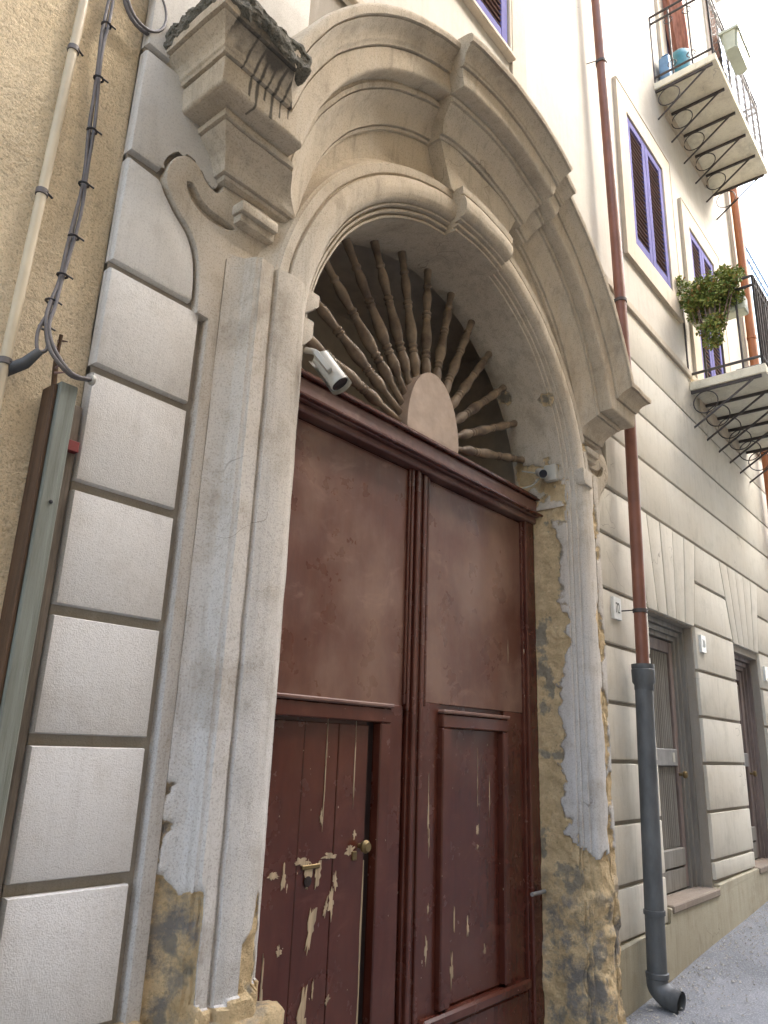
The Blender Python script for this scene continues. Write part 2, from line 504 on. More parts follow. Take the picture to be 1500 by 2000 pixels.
def wall_cells(name, x0, x1, z0, z1, y, holes, m, depth):
    X = sorted(set([x0, x1] + [h[i] for h in holes for i in (0, 1)]))
    Z = sorted(set([z0, z1] + [h[i] for h in holes for i in (2, 3)]))
    bm = bmesh.new()
    def q(*p):
        bm.faces.new([bm.verts.new(v) for v in p])
    for i in range(len(X)-1):
        for j in range(len(Z)-1):
            a, b, c_, d = X[i], X[i+1], Z[j], Z[j+1]
            if any(h[0] <= a and b <= h[1] and h[2] <= c_ and d <= h[3] for h in holes):
                continue
            q((a, y, c_), (b, y, c_), (b, y, d), (a, y, d))
    for h in holes:
        a, b, c_, d = h
        e = y+depth
        q((a, y, c_), (a, y, d), (a, e, d), (a, e, c_))
        q((b, y, c_), (b, e, c_), (b, e, d), (b, y, d))
        q((a, y, d), (b, y, d), (b, e, d), (a, e, d))
        q((a, y, c_), (a, e, c_), (b, e, c_), (b, y, c_))
    bmesh.ops.remove_doubles(bm, verts=bm.verts, dist=1e-4)
    return bm

D1 = (6.10, 7.20, 0.57, 2.76)
D2 = (8.46, 9.40, 0.62, 2.70)
bm = wall_cells('wall', 4.62, XE, -0.3, 5.56, YW, [D1, D2], 'joint', 0.20)
for f in [((1.13, -0.6), (2.04, 5.56))]:
    (a, c_), (b, d) = f
    bm.faces.new([bm.verts.new(p) for p in ((a, YW, c_), (b, YW, c_), (b, YW, d), (a, YW, d))])
# spandrel above the arch
na = 40
prev = None
for k in range(na+1):
    th = math.pi - math.pi*k/na
    p = (XC+1.29*math.cos(th), YW, 3.29+1.29*math.sin(th))
    q = (p[0], YW, 5.56)
    cur = (bm.verts.new(p), bm.verts.new(q))
    if prev:
        bm.faces.new((prev[0], cur[0], cur[1], prev[1]))
    prev = cur
bmesh.ops.remove_doubles(bm, verts=bm.verts, dist=1e-4)
link('ground_floor_wall', bm_mesh('ground_floor_wall', bm), 'joint', fac)

W0 = (2.86, 3.95, 6.72, 8.75)
W1 = (6.37, 7.40, 6.44, 8.06)
W2 = (8.25, 9.20, 5.50, 7.80)
W3 = (8.05, 9.10, 9.40, 11.9)
TOP = 14.2
bm = wall_cells('wall', 1.13, XE, 5.56, TOP, 0.012, [W0, W1, W2, W3], 'upper', 0.22)
bm_box(bm, 1.13, XE, 0.24, 6.0, TOP-0.3, TOP)
bm_box(bm, XE-0.25, XE, 0.02, 6.0, -0.5, TOP-0.3)
bm_box(bm, 1.38, XE-0.25, 5.8, 6.0, -0.5, TOP-0.3)
bm_box(bm, 1.13, 1.38, 0.10, 6.0, -0.5, TOP-0.3)
link('upper_wall', bm_mesh('upper_wall', bm), 'upper', fac)
box('string_course', 5.0, XE+0.02, -0.028, 0.03, 5.545, 5.625, 'trim', fac, 0.008)
box('string_course', 1.14, 2.6, -0.018, 0.03, 5.545, 5.61, 'trim', fac, 0.008)
box('lesene', 4.00, 4.22, -0.010, 0.03, 4.9, TOP, 'trim', fac, 0.004)
box('lesene', XE-0.35, XE+0.015, -0.02, 0.03, 5.63, TOP, 'trim', fac, 0.004)
boxes('cornice', [(1.0, XE+0.3, -0.45, 0.3, TOP, TOP+0.18), (1.0, XE+0.2, -0.25, 0.3, TOP-0.22, TOP)], 'trim', fac, 0.02)

def block(poly, parent=fac, m='ashlar', y0=0.0, bev=0.012, nm='ashlar_block'):
    return prism(nm, poly, y0 + random.uniform(-0.0015, 0.0015), 0.05, m, parent, bev, 2, rough=0.0018)
def rblock(x0, x1, z0, z1, g=0.014, **k):
    return block([(x0, z0+g), (x1, z0+g), (x1, z1-g), (x0, z1-g)], **k)

# scroll-ear outline of the portal (left side), from the pilaster joint upward
EAR = [(1.492, 3.20), (1.477, 3.399), (1.429, 3.513), (1.346, 3.591), (1.283, 3.678), (1.296, 3.775), (1.347, 3.838), (1.41, 3.838), (1.466, 3.784), (1.520, 3.777), (1.548, 3.835), (1.550, 3.93)]
ears = [(p.x, p.y) for p in spline([(a, b, 0) for a, b in EAR], 6)]
def off_ear(lo, hi, d=0.02):
    out = []
    for i, p in enumerate(ears):
        a, b = ears[max(i-1, 0)], ears[min(i+1, len(ears)-1)]
        tx, tz = b[0]-a[0], b[1]-a[1]
        l = math.hypot(tx, tz)
        q = (p[0]-tz/l*d, p[1]+tx/l*d)
        out.append(q)
    return out[lo:hi]
mir = lambda L: [(2*XC-x, z) for x, z in L]
# left pilaster of rusticated blocks
LL = [-0.35, 0.0, 0.39, 0.79, 1.195, 1.60, 1.985, 2.39, 2.81, 3.225]
for i in range(len(LL)-1):
    rblock(1.13, 1.515, LL[i], LL[i+1], 0.017, m='block', bev=0.014, nm='rusticated_block')
eo = off_ear(0, len(ears))
lowpart = [p for p in eo[:28] if p[1] < 3.685 and p[1] > 3.245]
block([(1.13, 3.242)] + [(1.472, 3.242)] + lowpart + [(1.13, 3.685)], m='block', bev=0.014, nm='rusticated_block')
uppart = [p for p in eo[22:] if p[1] > 3.722]
block([(1.13, 3.719), (uppart[0][0], 3.719)] + uppart + [(1.53, 4.205), (1.13, 4.205)], m='block', bev=0.014, nm='rusticated_block')
rblock(1.13, 1.62, 4.22, 4.86, 0.016, m='block', bev=0.014, nm='rusticated_block')
rblock(1.13, 1.95, 4.86, 5.35, 0.014, m='block', bev=0.014, nm='rusticated_block')
# ashlar right of the portal
XR = 2*XC-1.515
for i in range(0, 6):
    rblock(XR, 6.07, LV[i], LV[i+1])
rp = mir([(1.13, 3.22)])
for (z0, z1) in ((2.79, 3.22),):
    pass
def mirrored(poly, xr):
    return [(min(2*XC-x, xr) if abs(x-1.13) > 1e-6 else xr, z) for x, z in poly]
V1B = [6.08, 6.31, 6.53, 6.75, 6.98, 7.22]
V1T = [5.88, 6.19, 6.50, 6.82, 7.13, 7.45]
V2B = [8.44, 8.64, 8.84, 9.03, 9.23, 9.42]
V2T = [8.20, 8.48, 8.78, 9.08, 9.38, 9.68]
def vx(B, T, i, z):
    return B[i] + (T[i]-B[i])*(z-2.79)/(3.62-2.79)
def vousrow(B, T, g=0.008):
    for i in range(len(B)-1):
        z0, z1 = 2.775, 3.606
        block([(vx(B, T, i, z0)+g, z0), (vx(B, T, i+1, z0)-g, z0), (vx(B, T, i+1, z1)-g, z1), (vx(B, T, i, z1)+g, z1)], bev=0.007, nm='voussoir')
vousrow(V1B, V1T)
vousrow(V2B, V2T)
# stones between portal and first flat arch
z0, z1 = 2.804, 3.206
block([(XR, z0), (vx(V1B, V1T, 0, z0)-0.008, z0), (vx(V1B, V1T, 0, z1)-0.008, z1), (XR, z1)])
sc = mir([(1.472, 3.234)] + [p for p in eo[:28] if 3.245 < p[1] < 3.60])
block(sc[::-1][0:0] + sc + [(vx(V1B, V1T, 0, 3.606)-0.008, 3.606), (vx(V1B, V1T, 0, 3.234)-0.008, 3.234)])
rblock(5.40, XE, 3.62, 4.10)
for i, cuts in ((9, (5.05, XE)), (10, (5.05, XE)), (11, (5.05, XE))):
    for a, b in zip(cuts, cuts[1:]):
        rblock(a+0.003, b-0.003, LV[i], LV[i+1], 0.010)
# between the doors and beyond
for i in range(0, 6):
    rblock(7.23, 8.43, max(LV[i], 0.62), LV[i+1])
    rblock(9.43, XE, max(LV[i], 0.66), LV[i+1])
for (z0, z1) in ((2.804, 3.206), (3.234, 3.606)):
    block([(vx(V1B, V1T, 5, z0)+0.008, z0), (vx(V2B, V2T, 0, z0)-0.008, z0), (vx(V2B, V2T, 0, z1)-0.008, z1), (vx(V1B, V1T, 5, z1)+0.008, z1)])
    block([(vx(V2B, V2T, 5, z0)+0.008, z0), (XE, z0), (XE, z1), (vx(V2B, V2T, 5, z1)+0.008, z1)])
# base course following the rising street
vs = [(5.12, 0.44), (6.06, 0.455), (6.06, 0.56), (7.24, 0.575), (7.24, 0.60), (8.44, 0.62), (8.44, 0.60), (9.42, 0.62), (9.42, 0.66), (XE, 0.70), (XE, 0.0), (5.12, -0.4)]
prism('base_course', vs, -0.022, 0.05, 'plinth', fac, 0.012, 2)

# side doors
def side_door(H, ribs, wide):
    x0, x1, z0, z1 = H
    y = 0.17
    bmx = bmesh.new()
    for k, (a, yy) in enumerate(((0.0, 0.10), (0.05, 0.13), (0.09, 0.155))):
        b = a+0.045
        for bb in ((x0+a, x0+b, yy, 0.24, z0, z1-a), (x1-b, x1-a, yy, 0.24, z0, z1-a), (x0+b, x1-b, yy, 0.24, z1-b, z1-a)):
            bm_box(bmx, *bb)
    fr = link('side_door', bm_mesh('side_door', bmx), 'brownwood' if not ribs else 'greywood', fac)
    a = 0.137
    xa, xb, za, zb = x0+a, x1-a, z0, z1-a
    mm = 'greywood' if ribs else 'brownwood'
    box('door_panel', xa, xb, 0.205, 0.235, za, zb, mm, fr)
    leafs = [(xa, xb)] if ribs else [(xa, (xa+xb)/2-0.01), ((xa+xb)/2+0.01, xb)]
    for (la, lb) in leafs:
        st = 0.085
        boxes('door_frame', [(la, la+st, 0.172, 0.205, za+0.012, zb-0.012), (lb-st, lb, 0.172, 0.205, za+0.012, zb-0.012), (la+st, lb-st, 0.1735, 0.205, zb-0.115, zb-0.013)], 'brownwood', fr, 0.006)
        box('mid_rail', la+st-0.01, lb-st+0.01, 0.165, 0.205, 1.54, 1.68, 'railgrey', fr, 0.006)
        box('kick_board', la+st-0.01, lb-st+0.01, 0.168, 0.205, za+0.01, za+0.17, 'greywood', fr, 0.006)
        box('kick_board', la+st-0.01, lb-st+0.01, 0.160, 0.205, za+0.185, za+0.32, 'greywood', fr, 0.006)
        if ribs:
            pitch = 0.042
            n = int((lb-la-2*st)/pitch)
            rb = None
            for k in range(n):
                xx = la+st+(k+0.5)*(lb-la-2*st)/n
                for (ra, rb_) in ((za+0.33, 1.535), (1.685, zb-0.12)):
                    tube('rib', [(xx, 0.203, ra), (xx, 0.203, rb_)], 0.0145, 'greywood', fr, 8)
        else:
            boxes('panel_moulding', [(la+st+0.03, la+st+0.05, 0.182, 0.205, 1.72, zb-0.16), (lb-st-0.05, lb-st-0.03, 0.182, 0.205, 1.72, zb-0.16), (la+st+0.05, lb-st-0.05, 0.182, 0.205, zb-0.18, zb-0.16)], 'brownwood', fr, 0.004)
    lathe('knob', [(0.012, 0), (0.012, 0.03), (0.03, 0.04), (0.032, 0.055), (0.02, 0.068)], 'brass', fr, mat=frame_to((x1-a-0.045, 0.172, 1.47), (0, -1, 0)))
    if ribs:
        box('sticker', x1-a-0.20, x1-a-0.15, 0.162, 0.166, 1.57, 1.65, 'white', fr)
    box('door_sill', x0-0.0, x1+0.0, -0.035, 0.16, z0-0.05, z0+0.006, 'sill', fac, 0.008)
side_door(D1, True, 1)
side_door(D2, False, 1)
box('door_backing', 6.0, 7.3, 0.235, 0.25, 0.4, 2.9, 'door_dark', fac)
box('door_backing', 8.3, 9.5, 0.235, 0.25, 0.4, 2.9, 'door_dark', fac)

# shuttered windows
slat_cache = {}
def shutters(H, bw, sillout=True, surround=True):
    x0, x1, z0, z1 = H
    if surround:
        o = [(x0-bw, z0-bw), (x1+bw, z0-bw), (x1+bw, z1+bw), (x0-bw, z1+bw)]
        hole = [(x0, z0), (x1, z0), (x1, z1), (x0, z1)]
        prism('window_surround', o, -0.022, 0.03, 'trim', fac, 0.006, 1, holes=[hole])
    mid = (x0+x1)/2
    for (a, b) in ((x0+0.012, mid-0.004), (mid+0.004, x1-0.012)):
        st = 0.088
        ya, yb = -0.006, 0.036
        mz = z0+0.5*(z1-z0)
        fr = boxes('window_shutter', [(a, a+st, ya, yb, z0+0.012, z1-0.012), (b-st, b, ya, yb, z0+0.012, z1-0.012), (a+st, b-st, ya+0.001, yb, z0+0.0125, z0+0.13), (a+st, b-st, ya+0.001, yb, z1-0.10, z1-0.0125)], 'lilac', fac, 0.004)
        n = int((z1-z0-0.23)/0.058)
        key = round(b-a, 3)
        if key not in slat_cache:
            bm = bmesh.new()
            bm_box(bm, -(b-a)/2+st-0.004, (b-a)/2-st+0.004, -0.024, 0.024, -0.0045, 0.0045)
            me = bm_mesh('slat', bm)
            me.transform(Matrix.Rotation(R(40), 4, 'X'))
            me.materials.append(M['slat'])
            slat_cache[key] = me
        for k in range(n):
            s = link('slat', slat_cache[key], None, fr)
            s.location = ((a+b)/2, 0.018, z0+0.15+(k+0.3)*(z1-z0-0.25)/n)
    box('window_backing', x0, x1, 0.20, 0.215, z0, z1, 'door_dark', fac)
shutters(W1, 0.26)
shutters(W2, 0.26)
shutters(W0, 0.03)
shutters(W3, 0.26)
box('window_sill', W0[0]-0.06, W0[1]+0.05, -0.045, 0.03, W0[2]-0.075, W0[2]-0.03, 'trim', fac, 0.008)

# ------------------------------------------------------------------ stone portal
por = empty('stone_portal', (XC, 0.0, -0.15), 'baroque arched stucco portal with heavy curved hood, keystone and peeling jambs', 'portal')
AH = 1.275      # half width of the opening
ZS = 3.29       # springing level
YD = 0.29       # reveal depth

def right_peel(p):
    # loss of plaster on the right jamb and reveal
    d = p.x-(XC+AH)
    z = p.z
    f = fb((p.x, p.y, p.z), 3.2)
    g = fb((p.x+7, p.y, p.z), 9.0)
    if d < 0.012:                        # reveal: loss runs up from the door side
        q = p.y/YD
        e = 0.74 + 0.42*f + 0.18*g
        e += 0.22*math.exp(-((z-2.7)/0.35)**2) + 0.10*math.exp(-((z-1.75)/0.2)**2) - 0.10*math.exp(-((z-1.42)/0.16)**2)
        v = 0.5 + (q-(1-e))*2.2
        if z < 1.12+0.10*f:
            v = max(v, 1.0)
        if z > 3.0:
            v = min(v, 0.5+(3.38-z+0.12*f)*3)
            if 3.10 < z < 3.42:
                v = max(v, 0.5+(0.13-abs(z-3.27)+0.05*f)*4)
            else:
                v = min(v, 0.35+0.1*f) if z > 3.42 else v
    else:
        edge = math.exp(-((d-0.27)/0.075)**2)
        v = 0.15 + 0.46*edge + 0.46*f + 0.30*g
        v += 0.20*math.exp(-((z-2.25)/0.35)**2)*edge
        v -= max(0, z-3.0)*0.5
        if d < 0.2:
            v -= 0.12
        lim = 1.10-0.25*min(d, 0.3)
        if z < lim+0.12*f:
            v = max(v, 0.9)
    v = min(max(v, 0), 1)
    s = min(max((v-0.42)/0.16, 0), 1)
    rock = min(max((0.95-z+0.15*f)/0.25, 0), 1)
    n = noise.noise_vector(p*11)*0.012 + noise.noise_vector(p*34)*0.007
    inward = Vector((0.010, 0, 0)) if d < 0.012 else Vector((0.004, 0.012, 0))
    bulge = Vector((-0.014, -0.035, 0))*rock*(0.6+1.2*f) + noise.noise_vector(p*6)*0.02*rock
    return v, rock, (inward + n)*s + bulge*s

def left_peel(p):
    d = (XC-AH)-p.x
    z = p.z
    f = fb((p.x, p.y, p.z), 4.0)
    v = 0.05
    if d > 0.33:
        v = 0.5 + (0.98-z + 0.55*f + 0.16*fb((p.x, p.y, p.z), 14.0) + (0.05 if d > 0.45 else 0))*4
    elif d > 0.27:
        v = 0.2+0.2*f
    if 0.05 < d < 0.17:
        v = max(v, 0.5+(1.09-z+0.05*f)*5 - abs(d-0.10-0.07*(1.09-z))*9)
    if z < 0.81+0.03*f:
        v = 1.0
    v = min(max(v, 0), 1)
    s = min(max((v-0.42)/0.16, 0), 1)
    rock = 1.0 if d > 0.33 else min(max((0.78-z)/0.1, 0), 1)*0.6
    n = noise.noise_vector(p*14)*0.007 + noise.noise_vector(p*38)*0.004
    return v, rock, (Vector((0, 0.011, 0)) + n)*s + Vector((0.0, -0.03, 0))*(1.0 if z < 0.81+0.03*f and d < 0.34 else 0)

# profile: distance from the opening edge, depth
JP = [(0.0, 0.004), (0.002, -0.020), (0.013, -0.023), (0.016, -0.002), (0.025, -0.002), (0.028, -0.038), (0.040, -0.042), (0.043, -0.020), (0.052, -0.020), (0.055, -0.060), (0.066, -0.064), (0.069, -0.050), (0.074, -0.052), (0.078, -0.078), (0.09, -0.094), (0.12, -0.107), (0.17, -0.113), (0.22, -0.108), (0.255, -0.098), (0.262, -0.080), (0.272, -0.078), (0.280, -0.094), (0.30, -0.096), (0.345, -0.096), (0.352, -0.086), (0.365, -0.082), (0.372, -0.066), (0.385, -0.048), (0.405, -0.034), (0.43, -0.022), (0.455, -0.014), (0.462, 0.04)]
AP = [(d if d < 0.06 else 0.056+(d-0.056)*0.70, y) for d, y in JP]
def vsteps(z0, z1, st):
    n = int((z1-z0)/st)
    return [z0+(z1-z0)*k/n for k in range(n+1)]
def jamb(side, peel, st):
    prof = dense([(d, y-0.012 if y < -0.05 else y) for d, y in JP], 0.011)
    rows = []
    for z in vsteps(-0.25, 3.53, st):
        rows.append([(XC+side*(AH+d), y, z) for d, y in prof])
    return grid_mesh('jamb', rows, 'portal_peel', por, 0.0028, 6.0, peel, 42, cap=True)
jl = jamb(-1, left_peel, 0.014)
jr = jamb(1, right_peel, 0.012)
tag(jr, 'right jamb with plaster fallen off the yellow stone')
# reveals
def reveal(side, peel, st):
    rows = []
    ysl = [0.0+YD*1.25*k/26 for k in range(27)]
    for z in vsteps(-0.25, ZS+0.02, st):
        rows.append([(XC+side*AH, y, z) for y in ysl])
    return grid_mesh('reveal', rows, 'portal_peel', por, 0.003, 6.0, peel, 42)
reveal(-1, None, 0.05)
reveal(1, right_peel, 0.012)
# arch: soffit and archivolt
def arc_rows(prof, cx, cz, r0, a0, a1, n, dy=0.0):
    rows = []
    for k in range(n+1):
        th = R(a0+(a1-a0)*k/n)
        cs, sn = math.cos(th), math.sin(th)
        rows.append([(cx+(r0+d)*cs, y+dy, cz+(r0+d)*sn) for d, y in prof])
    return rows
def arch_peel(p):
    v = 0.0
    f = fb(p, 12.0)
    for (cx, cy, cz, rr) in ((4.43, -0.01, 4.00, 0.055), (4.52, -0.06, 4.05, 0.035), (4.57, 0.12, 3.44, 0.12), (4.58, 0.0, 3.36, 0.08), (4.36, 0.30, 4.06, 0.05), (4.60, 0.26, 3.50, 0.10), (4.78, -0.09, 3.72, 0.03)):
        v = max(v, 0.5+(rr*(1+0.9*f)-(p-Vector((cx, cy, cz))).length)*12)
    v = min(max(v, 0), 1)
    sx = min(max((v-0.42)/0.16, 0), 1)
    return v, 0.0, (Vector((0.008, 0.008, 0.004)) + noise.noise_vector(p*20)*0.008)*sx
sof = [(0.0, -0.012+(YD*1.25+0.012)*k/24) for k in range(25)][::-1]
grid_mesh('soffit', arc_rows(sof, XC, ZS, AH, -2, 182, 220), 'portal_peel', por, 0.004, 3.5, arch_peel, 42)
grid_mesh('archivolt', arc_rows(dense(AP, 0.012), XC, ZS, AH, -1, 181, 220), 'portal_peel', por, 0.0032, 6.0, arch_peel, 42)
# frieze between archivolt and hood
HZ, HR = 3.68, 1.63
rows = []
for k in range(121):
    th = math.pi*k/120
    kk = min(1.0, math.sin(th)*4)
    a = Vector((XC+1.60*math.cos(th), 0.02-0.042*kk, ZS+1.585*math.sin(th)))
    b = Vector((XC+1.66*math.cos(th), 0.02-0.065*kk, HZ+1.60*math.sin(th)))
    rows.append([a.lerp(b, q/14) for q in range(15)])
grid_mesh('frieze', rows, 'portal', por, 0.004, 5.0, None, 50)
# pilaster strips with the scroll ears
cres = [(1.372, 3.728), (1.385, 3.690), (1.421, 3.652), (1.47, 3.632), (1.53, 3.628), (1.59, 3.640), (1.625, 3.660), (1.60, 3.668), (1.555, 3.672), (1.50, 3.676), (1.455, 3.692), (1.42, 3.722), (1.395, 3.740)]
for sgn in (0, 1):
    fm = (lambda L: L) if sgn == 0 else mir
    outl = [(1.60, -0.25), (1.545, -0.25), (1.545, 3.195)] + ears + [(1.552, 4.03), (2.25, 4.03), (2.02, 3.5), (1.60, 3.5)]
    holes = [fm([(p.x, p.y) for p in spline([(a, b, 0) for a, b in cres+[cres[0]]], 3)][:-1])]
    prism('pilaster_strip', fm(outl), -0.016 - 0.001*sgn, 0.045, 'portal', por, 0.008, 2, holes=holes, rough=0.002)
    prism('scroll_recess', fm([(1.36, 3.60), (1.66, 3.60), (1.66, 3.76), (1.36, 3.76)]), 0.022, 0.028, 'portal', por)
    # short ledge under the hood end
    bm = bmesh.new()
    xa, xb = (1.60, 1.80) if sgn == 0 else (2*XC-1.80, 2*XC-1.60)
    bm_box(bm, xa, xb, -0.085, 0.0, 3.715, 3.765, 0.010, 2)
    bm_box(bm, xa+0.012, xb-0.0, -0.062, 0.0, 3.678, 3.718, 0.008, 2)
    link('ledge', bm_mesh('ledge', bm), 'portal', por, 40)
    # impost mouldings
    s = -1 if sgn == 0 else 1
    if sgn == 0:
        for (za, zb, pr) in ((3.43, 3.56, 0.030), (3.27, 3.42, 0.012)):
            poly = [(0.07, za), (0.045, za+0.004), (0.030, za+0.03), (0.004-pr*0.6, za+0.055), (-pr, za+0.075), (-pr, zb), (0.07, zb)]
            poly = [(XC+s*(AH+dd), zz) for dd, zz in poly]
            prism('impost', poly, -0.062-pr*0.4, 0.10, 'portal', por, 0.006, 2, rough=0.002, smooth=30)
    else:
        poly = [(XC+AH+0.19, 3.40), (XC+AH+0.07, 3.405), (XC+AH+0.05, 3.45), (XC+AH+0.05, 3.52), (XC+AH+0.19, 3.52)]
        prism('impost', poly, -0.142, -0.02, 'portal', por, 0.010, 2, rough=0.003, smooth=30)

# the hood
HP = [(-0.265, -0.02), (-0.262, -0.052), (-0.247, -0.060), (-0.246, -0.046), (-0.241, -0.046), (-0.240, -0.074), (-0.225, -0.080), (-0.19, -0.086), (-0.15, -0.100), (-0.115, -0.122), (-0.085, -0.148), (-0.066, -0.160), (-0.065, -0.146), (-0.059, -0.146), (-0.058, -0.174), (-0.032, -0.178), (-0.028, -0.170), (-0.010, -0.168), (-0.006, -0.178), (-0.006, -0.250), (0.0, -0.258), (0.008, -0.262), (0.104, -0.268), (0.105, -0.254), (0.111, -0.254), (0.112, -0.280), (0.125, -0.284), (0.130, -0.291), (0.150, -0.297), (0.172, -0.312), (0.190, -0.334), (0.202, -0.352), (0.203, -0.340), (0.209, -0.340), (0.210, -0.366), (0.240, -0.372), (0.254, -0.366), (0.262, -0.34), (0.285, 0.03)]
HP = [(u*0.8 if u < 0 else u, y) for u, y in HP]
hp = dense(HP, 0.02)
X0 = 1.575
EZ = 4.04
def mitre(u):
    return math.asin((EZ+u-HZ)/(HR+u))
rows = []
for k in range(171):
    row = []
    for u, y in hp:
        t0 = mitre(u)
        th = t0+(math.pi-2*t0)*k/170
        row.append((XC+(HR+u)*math.cos(th), y, HZ+(HR+u)*math.sin(th)))
    rows.append(row)
grid_mesh('hood_arch', rows, 'portal', por, 0.0042, 5.5, None, 40)
# keystone ressaut
def key(prof, cz, r0, a0, a1, dy, n, nm='keystone'):
    pr = [(prof[0][0], prof[0][1]+0.02)] + prof
    rows = arc_rows(pr, XC, cz, r0, a0, a1, n, dy)
    rows2 = [[(rows[0][0][0], 0.02, rows[0][0][2])] + rows[0] + [(rows[0][-1][0], 0.02, rows[0][-1][2])]]
    rr = []
    for r in rows:
        rr.append([(r[0][0], 0.02, r[0][2])] + list(r) + [(r[-1][0], 0.02, r[-1][2])])
    return grid_mesh(nm, rr, 'portal', por, 0.004, 6.0, None, 36, cap=True)
key(hp, HZ, HR, 68.8, 107.6, -0.085, 30)
key(hp, HZ, HR, 63.8, 70.0, -0.040, 6)
key(dense(AP[1:24], 0.014), ZS, AH, 77.0, 99.0, -0.075, 16)
# frieze panel of the keystone
rows = []
for k in range(17):
    s = -1+2*k/16
    a = Vector((XC+0.03+s*0.305, -0.115, ZS+1.50))
    b = Vector((XC+0.03+s*0.46, -0.13, HZ+1.40))
    col = [a.lerp(b, q/6) for q in range(7)]
    rows.append([Vector((col[0].x, 0, col[0].z))] + col + [Vector((col[-1].x, 0, col[-1].z))])
grid_mesh('keystone', rows, 'portal', por, 0.003, 6.0, None, 40, cap=True)
# horizontal hood ends with mitred returns
def drips_and_shade(p):
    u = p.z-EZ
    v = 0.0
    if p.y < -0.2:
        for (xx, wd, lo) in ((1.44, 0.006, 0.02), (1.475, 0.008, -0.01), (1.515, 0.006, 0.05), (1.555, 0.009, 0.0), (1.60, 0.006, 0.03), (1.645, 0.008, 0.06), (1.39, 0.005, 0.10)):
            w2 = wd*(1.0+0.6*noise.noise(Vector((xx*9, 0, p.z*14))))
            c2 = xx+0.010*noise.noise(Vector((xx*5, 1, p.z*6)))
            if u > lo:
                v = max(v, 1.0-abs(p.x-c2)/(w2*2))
        if u > 0.14 and p.x > 1.28:  # dark band on the cyma: dirt and shade together put into the colour
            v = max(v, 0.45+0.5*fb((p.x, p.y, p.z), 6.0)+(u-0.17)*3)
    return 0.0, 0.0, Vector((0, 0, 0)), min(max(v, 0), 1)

def hood_end(sgn):
    def fx(x):
        return x if sgn < 0 else 2*XC-x
    prof = [(u, -y) for u, y in (dense(HP, 0.007) if sgn < 0 else hp)]
    rows = []
    for k in range(101):
        s = k/100
        row = []
        for u, pj in prof:
            xin = XC-(HR+u)*math.cos(mitre(u))
            row.append((fx(xin+(X0-pj-xin)*s), -pj, EZ+u))
        rows.append(row)
    for k in range(1, 12):
        s = k/11
        rows.append([(fx(X0-pj), -pj+(0.04+pj)*s, EZ+u) for u, pj in prof])
    o = grid_mesh('hood_end', rows, 'portal_peel' if sgn < 0 else 'portal', por, 0.0042, 5.5, drips_and_shade if sgn < 0 else None, 40, cap=False)
    if sgn > 0:
        return
    # eroded weathering stones on top
    bm = bmesh.new()
    xa, xb = sorted((fx(1.195), fx(1.665)))
    bm_box(bm, xa, xb, -0.382, 0.04, EZ+0.222, EZ+0.34)
    bmesh.ops.bevel(bm, geom=list(bm.edges), offset=0.03, segments=3, affect='EDGES', profile=0.5)
    for _ in range(5):
        bmesh.ops.triangulate(bm, faces=bm.faces)
        bmesh.ops.subdivide_edges(bm, edges=[e for e in bm.edges if e.calc_length() > 0.02], cuts=1)
    bmesh.ops.triangulate(bm, faces=bm.faces)
    for v in bm.verts:
        v.co = v.co + noise.noise_vector(v.co*11)*0.016 + noise.noise_vector(v.co*30)*0.013 + noise.noise_vector(v.co*75)*0.007
    link('weathered_cap', bm_mesh('weathered_cap', bm), 'moss', por, 60)
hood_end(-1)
hood_end(1)
# rough plinth stones at the foot of the jambs
def rough_stone(x0, x1, y0, y1, z0, z1, amp):
    bm = bmesh.new()
    bm_box(bm, x0, x1, y0, y1, z0, z1)
    bmesh.ops.bevel(bm, geom=list(bm.edges), offset=0.025, segments=3, affect='EDGES', profile=0.5)
    bmesh.ops.triangulate(bm, faces=bm.faces)
    for _ in range(3):
        bmesh.ops.subdivide_edges(bm, edges=[e for e in bm.edges if e.calc_length() > 0.03], cuts=1)
        bmesh.ops.triangulate(bm, faces=bm.faces)
    for v in bm.verts:
        v.co = v.co + noise.noise_vector(v.co*9)*amp + noise.noise_vector(v.co*28)*amp*0.4
    me = bm_mesh('plinth_stone', bm)
    at = me.attributes.new('peel', 'FLOAT', 'POINT')
    at.data.foreach_set('value', [1.0]*len(me.vertices))
    at = me.attributes.new('rock', 'FLOAT', 'POINT')
    at.data.foreach_set('value', [0.8]*len(me.vertices))
    return link('plinth_stone', me, 'portal_peel', por, 60)
rough_stone(1.60, 2.075, -0.155, 0.05, -0.25, 0.77, 0.022)
rough_stone(1.50, 1.61, -0.055, 0.04, -0.25, 0.80, 0.012)

# ------------------------------------------------------------------ passage behind the gate
pas = empty('entrance_passage', (XC, 1.5, -0.1), 'dim plastered entrance passage seen through the wooden fanlight', 'passage')
bm = bmesh.new()
for p in (((1.9, 0.36, -0.3), (1.9, 1.25, -0.3), (1.9, 1.25, 4.7), (1.9, 0.36, 4.7)), ((4.75, 0.36, -0.3), (4.75, 1.25, -0.3), (4.75, 1.25, 4.7), (4.75, 0.36, 4.7)),
          ((1.9, 1.25, -0.3), (4.75, 1.25, -0.3), (4.75, 1.25, 4.7), (1.9, 1.25, 4.7)), ((1.9, 0.36, 4.7), (4.75, 0.36, 4.7), (4.75, 1.25, 4.7), (1.9, 1.25, 4.7)),
          ((1.9, 0.36, -0.3), (4.75, 0.36, -0.3), (4.75, 1.25, -0.3), (1.9, 1.25, -0.3))):
    bm.faces.new([bm.verts.new(v) for v in p])
bmesh.ops.remove_doubles(bm, verts=bm.verts, dist=1e-4)
link('passage_wall', bm_mesh('passage_wall', bm), 'inside', pas)

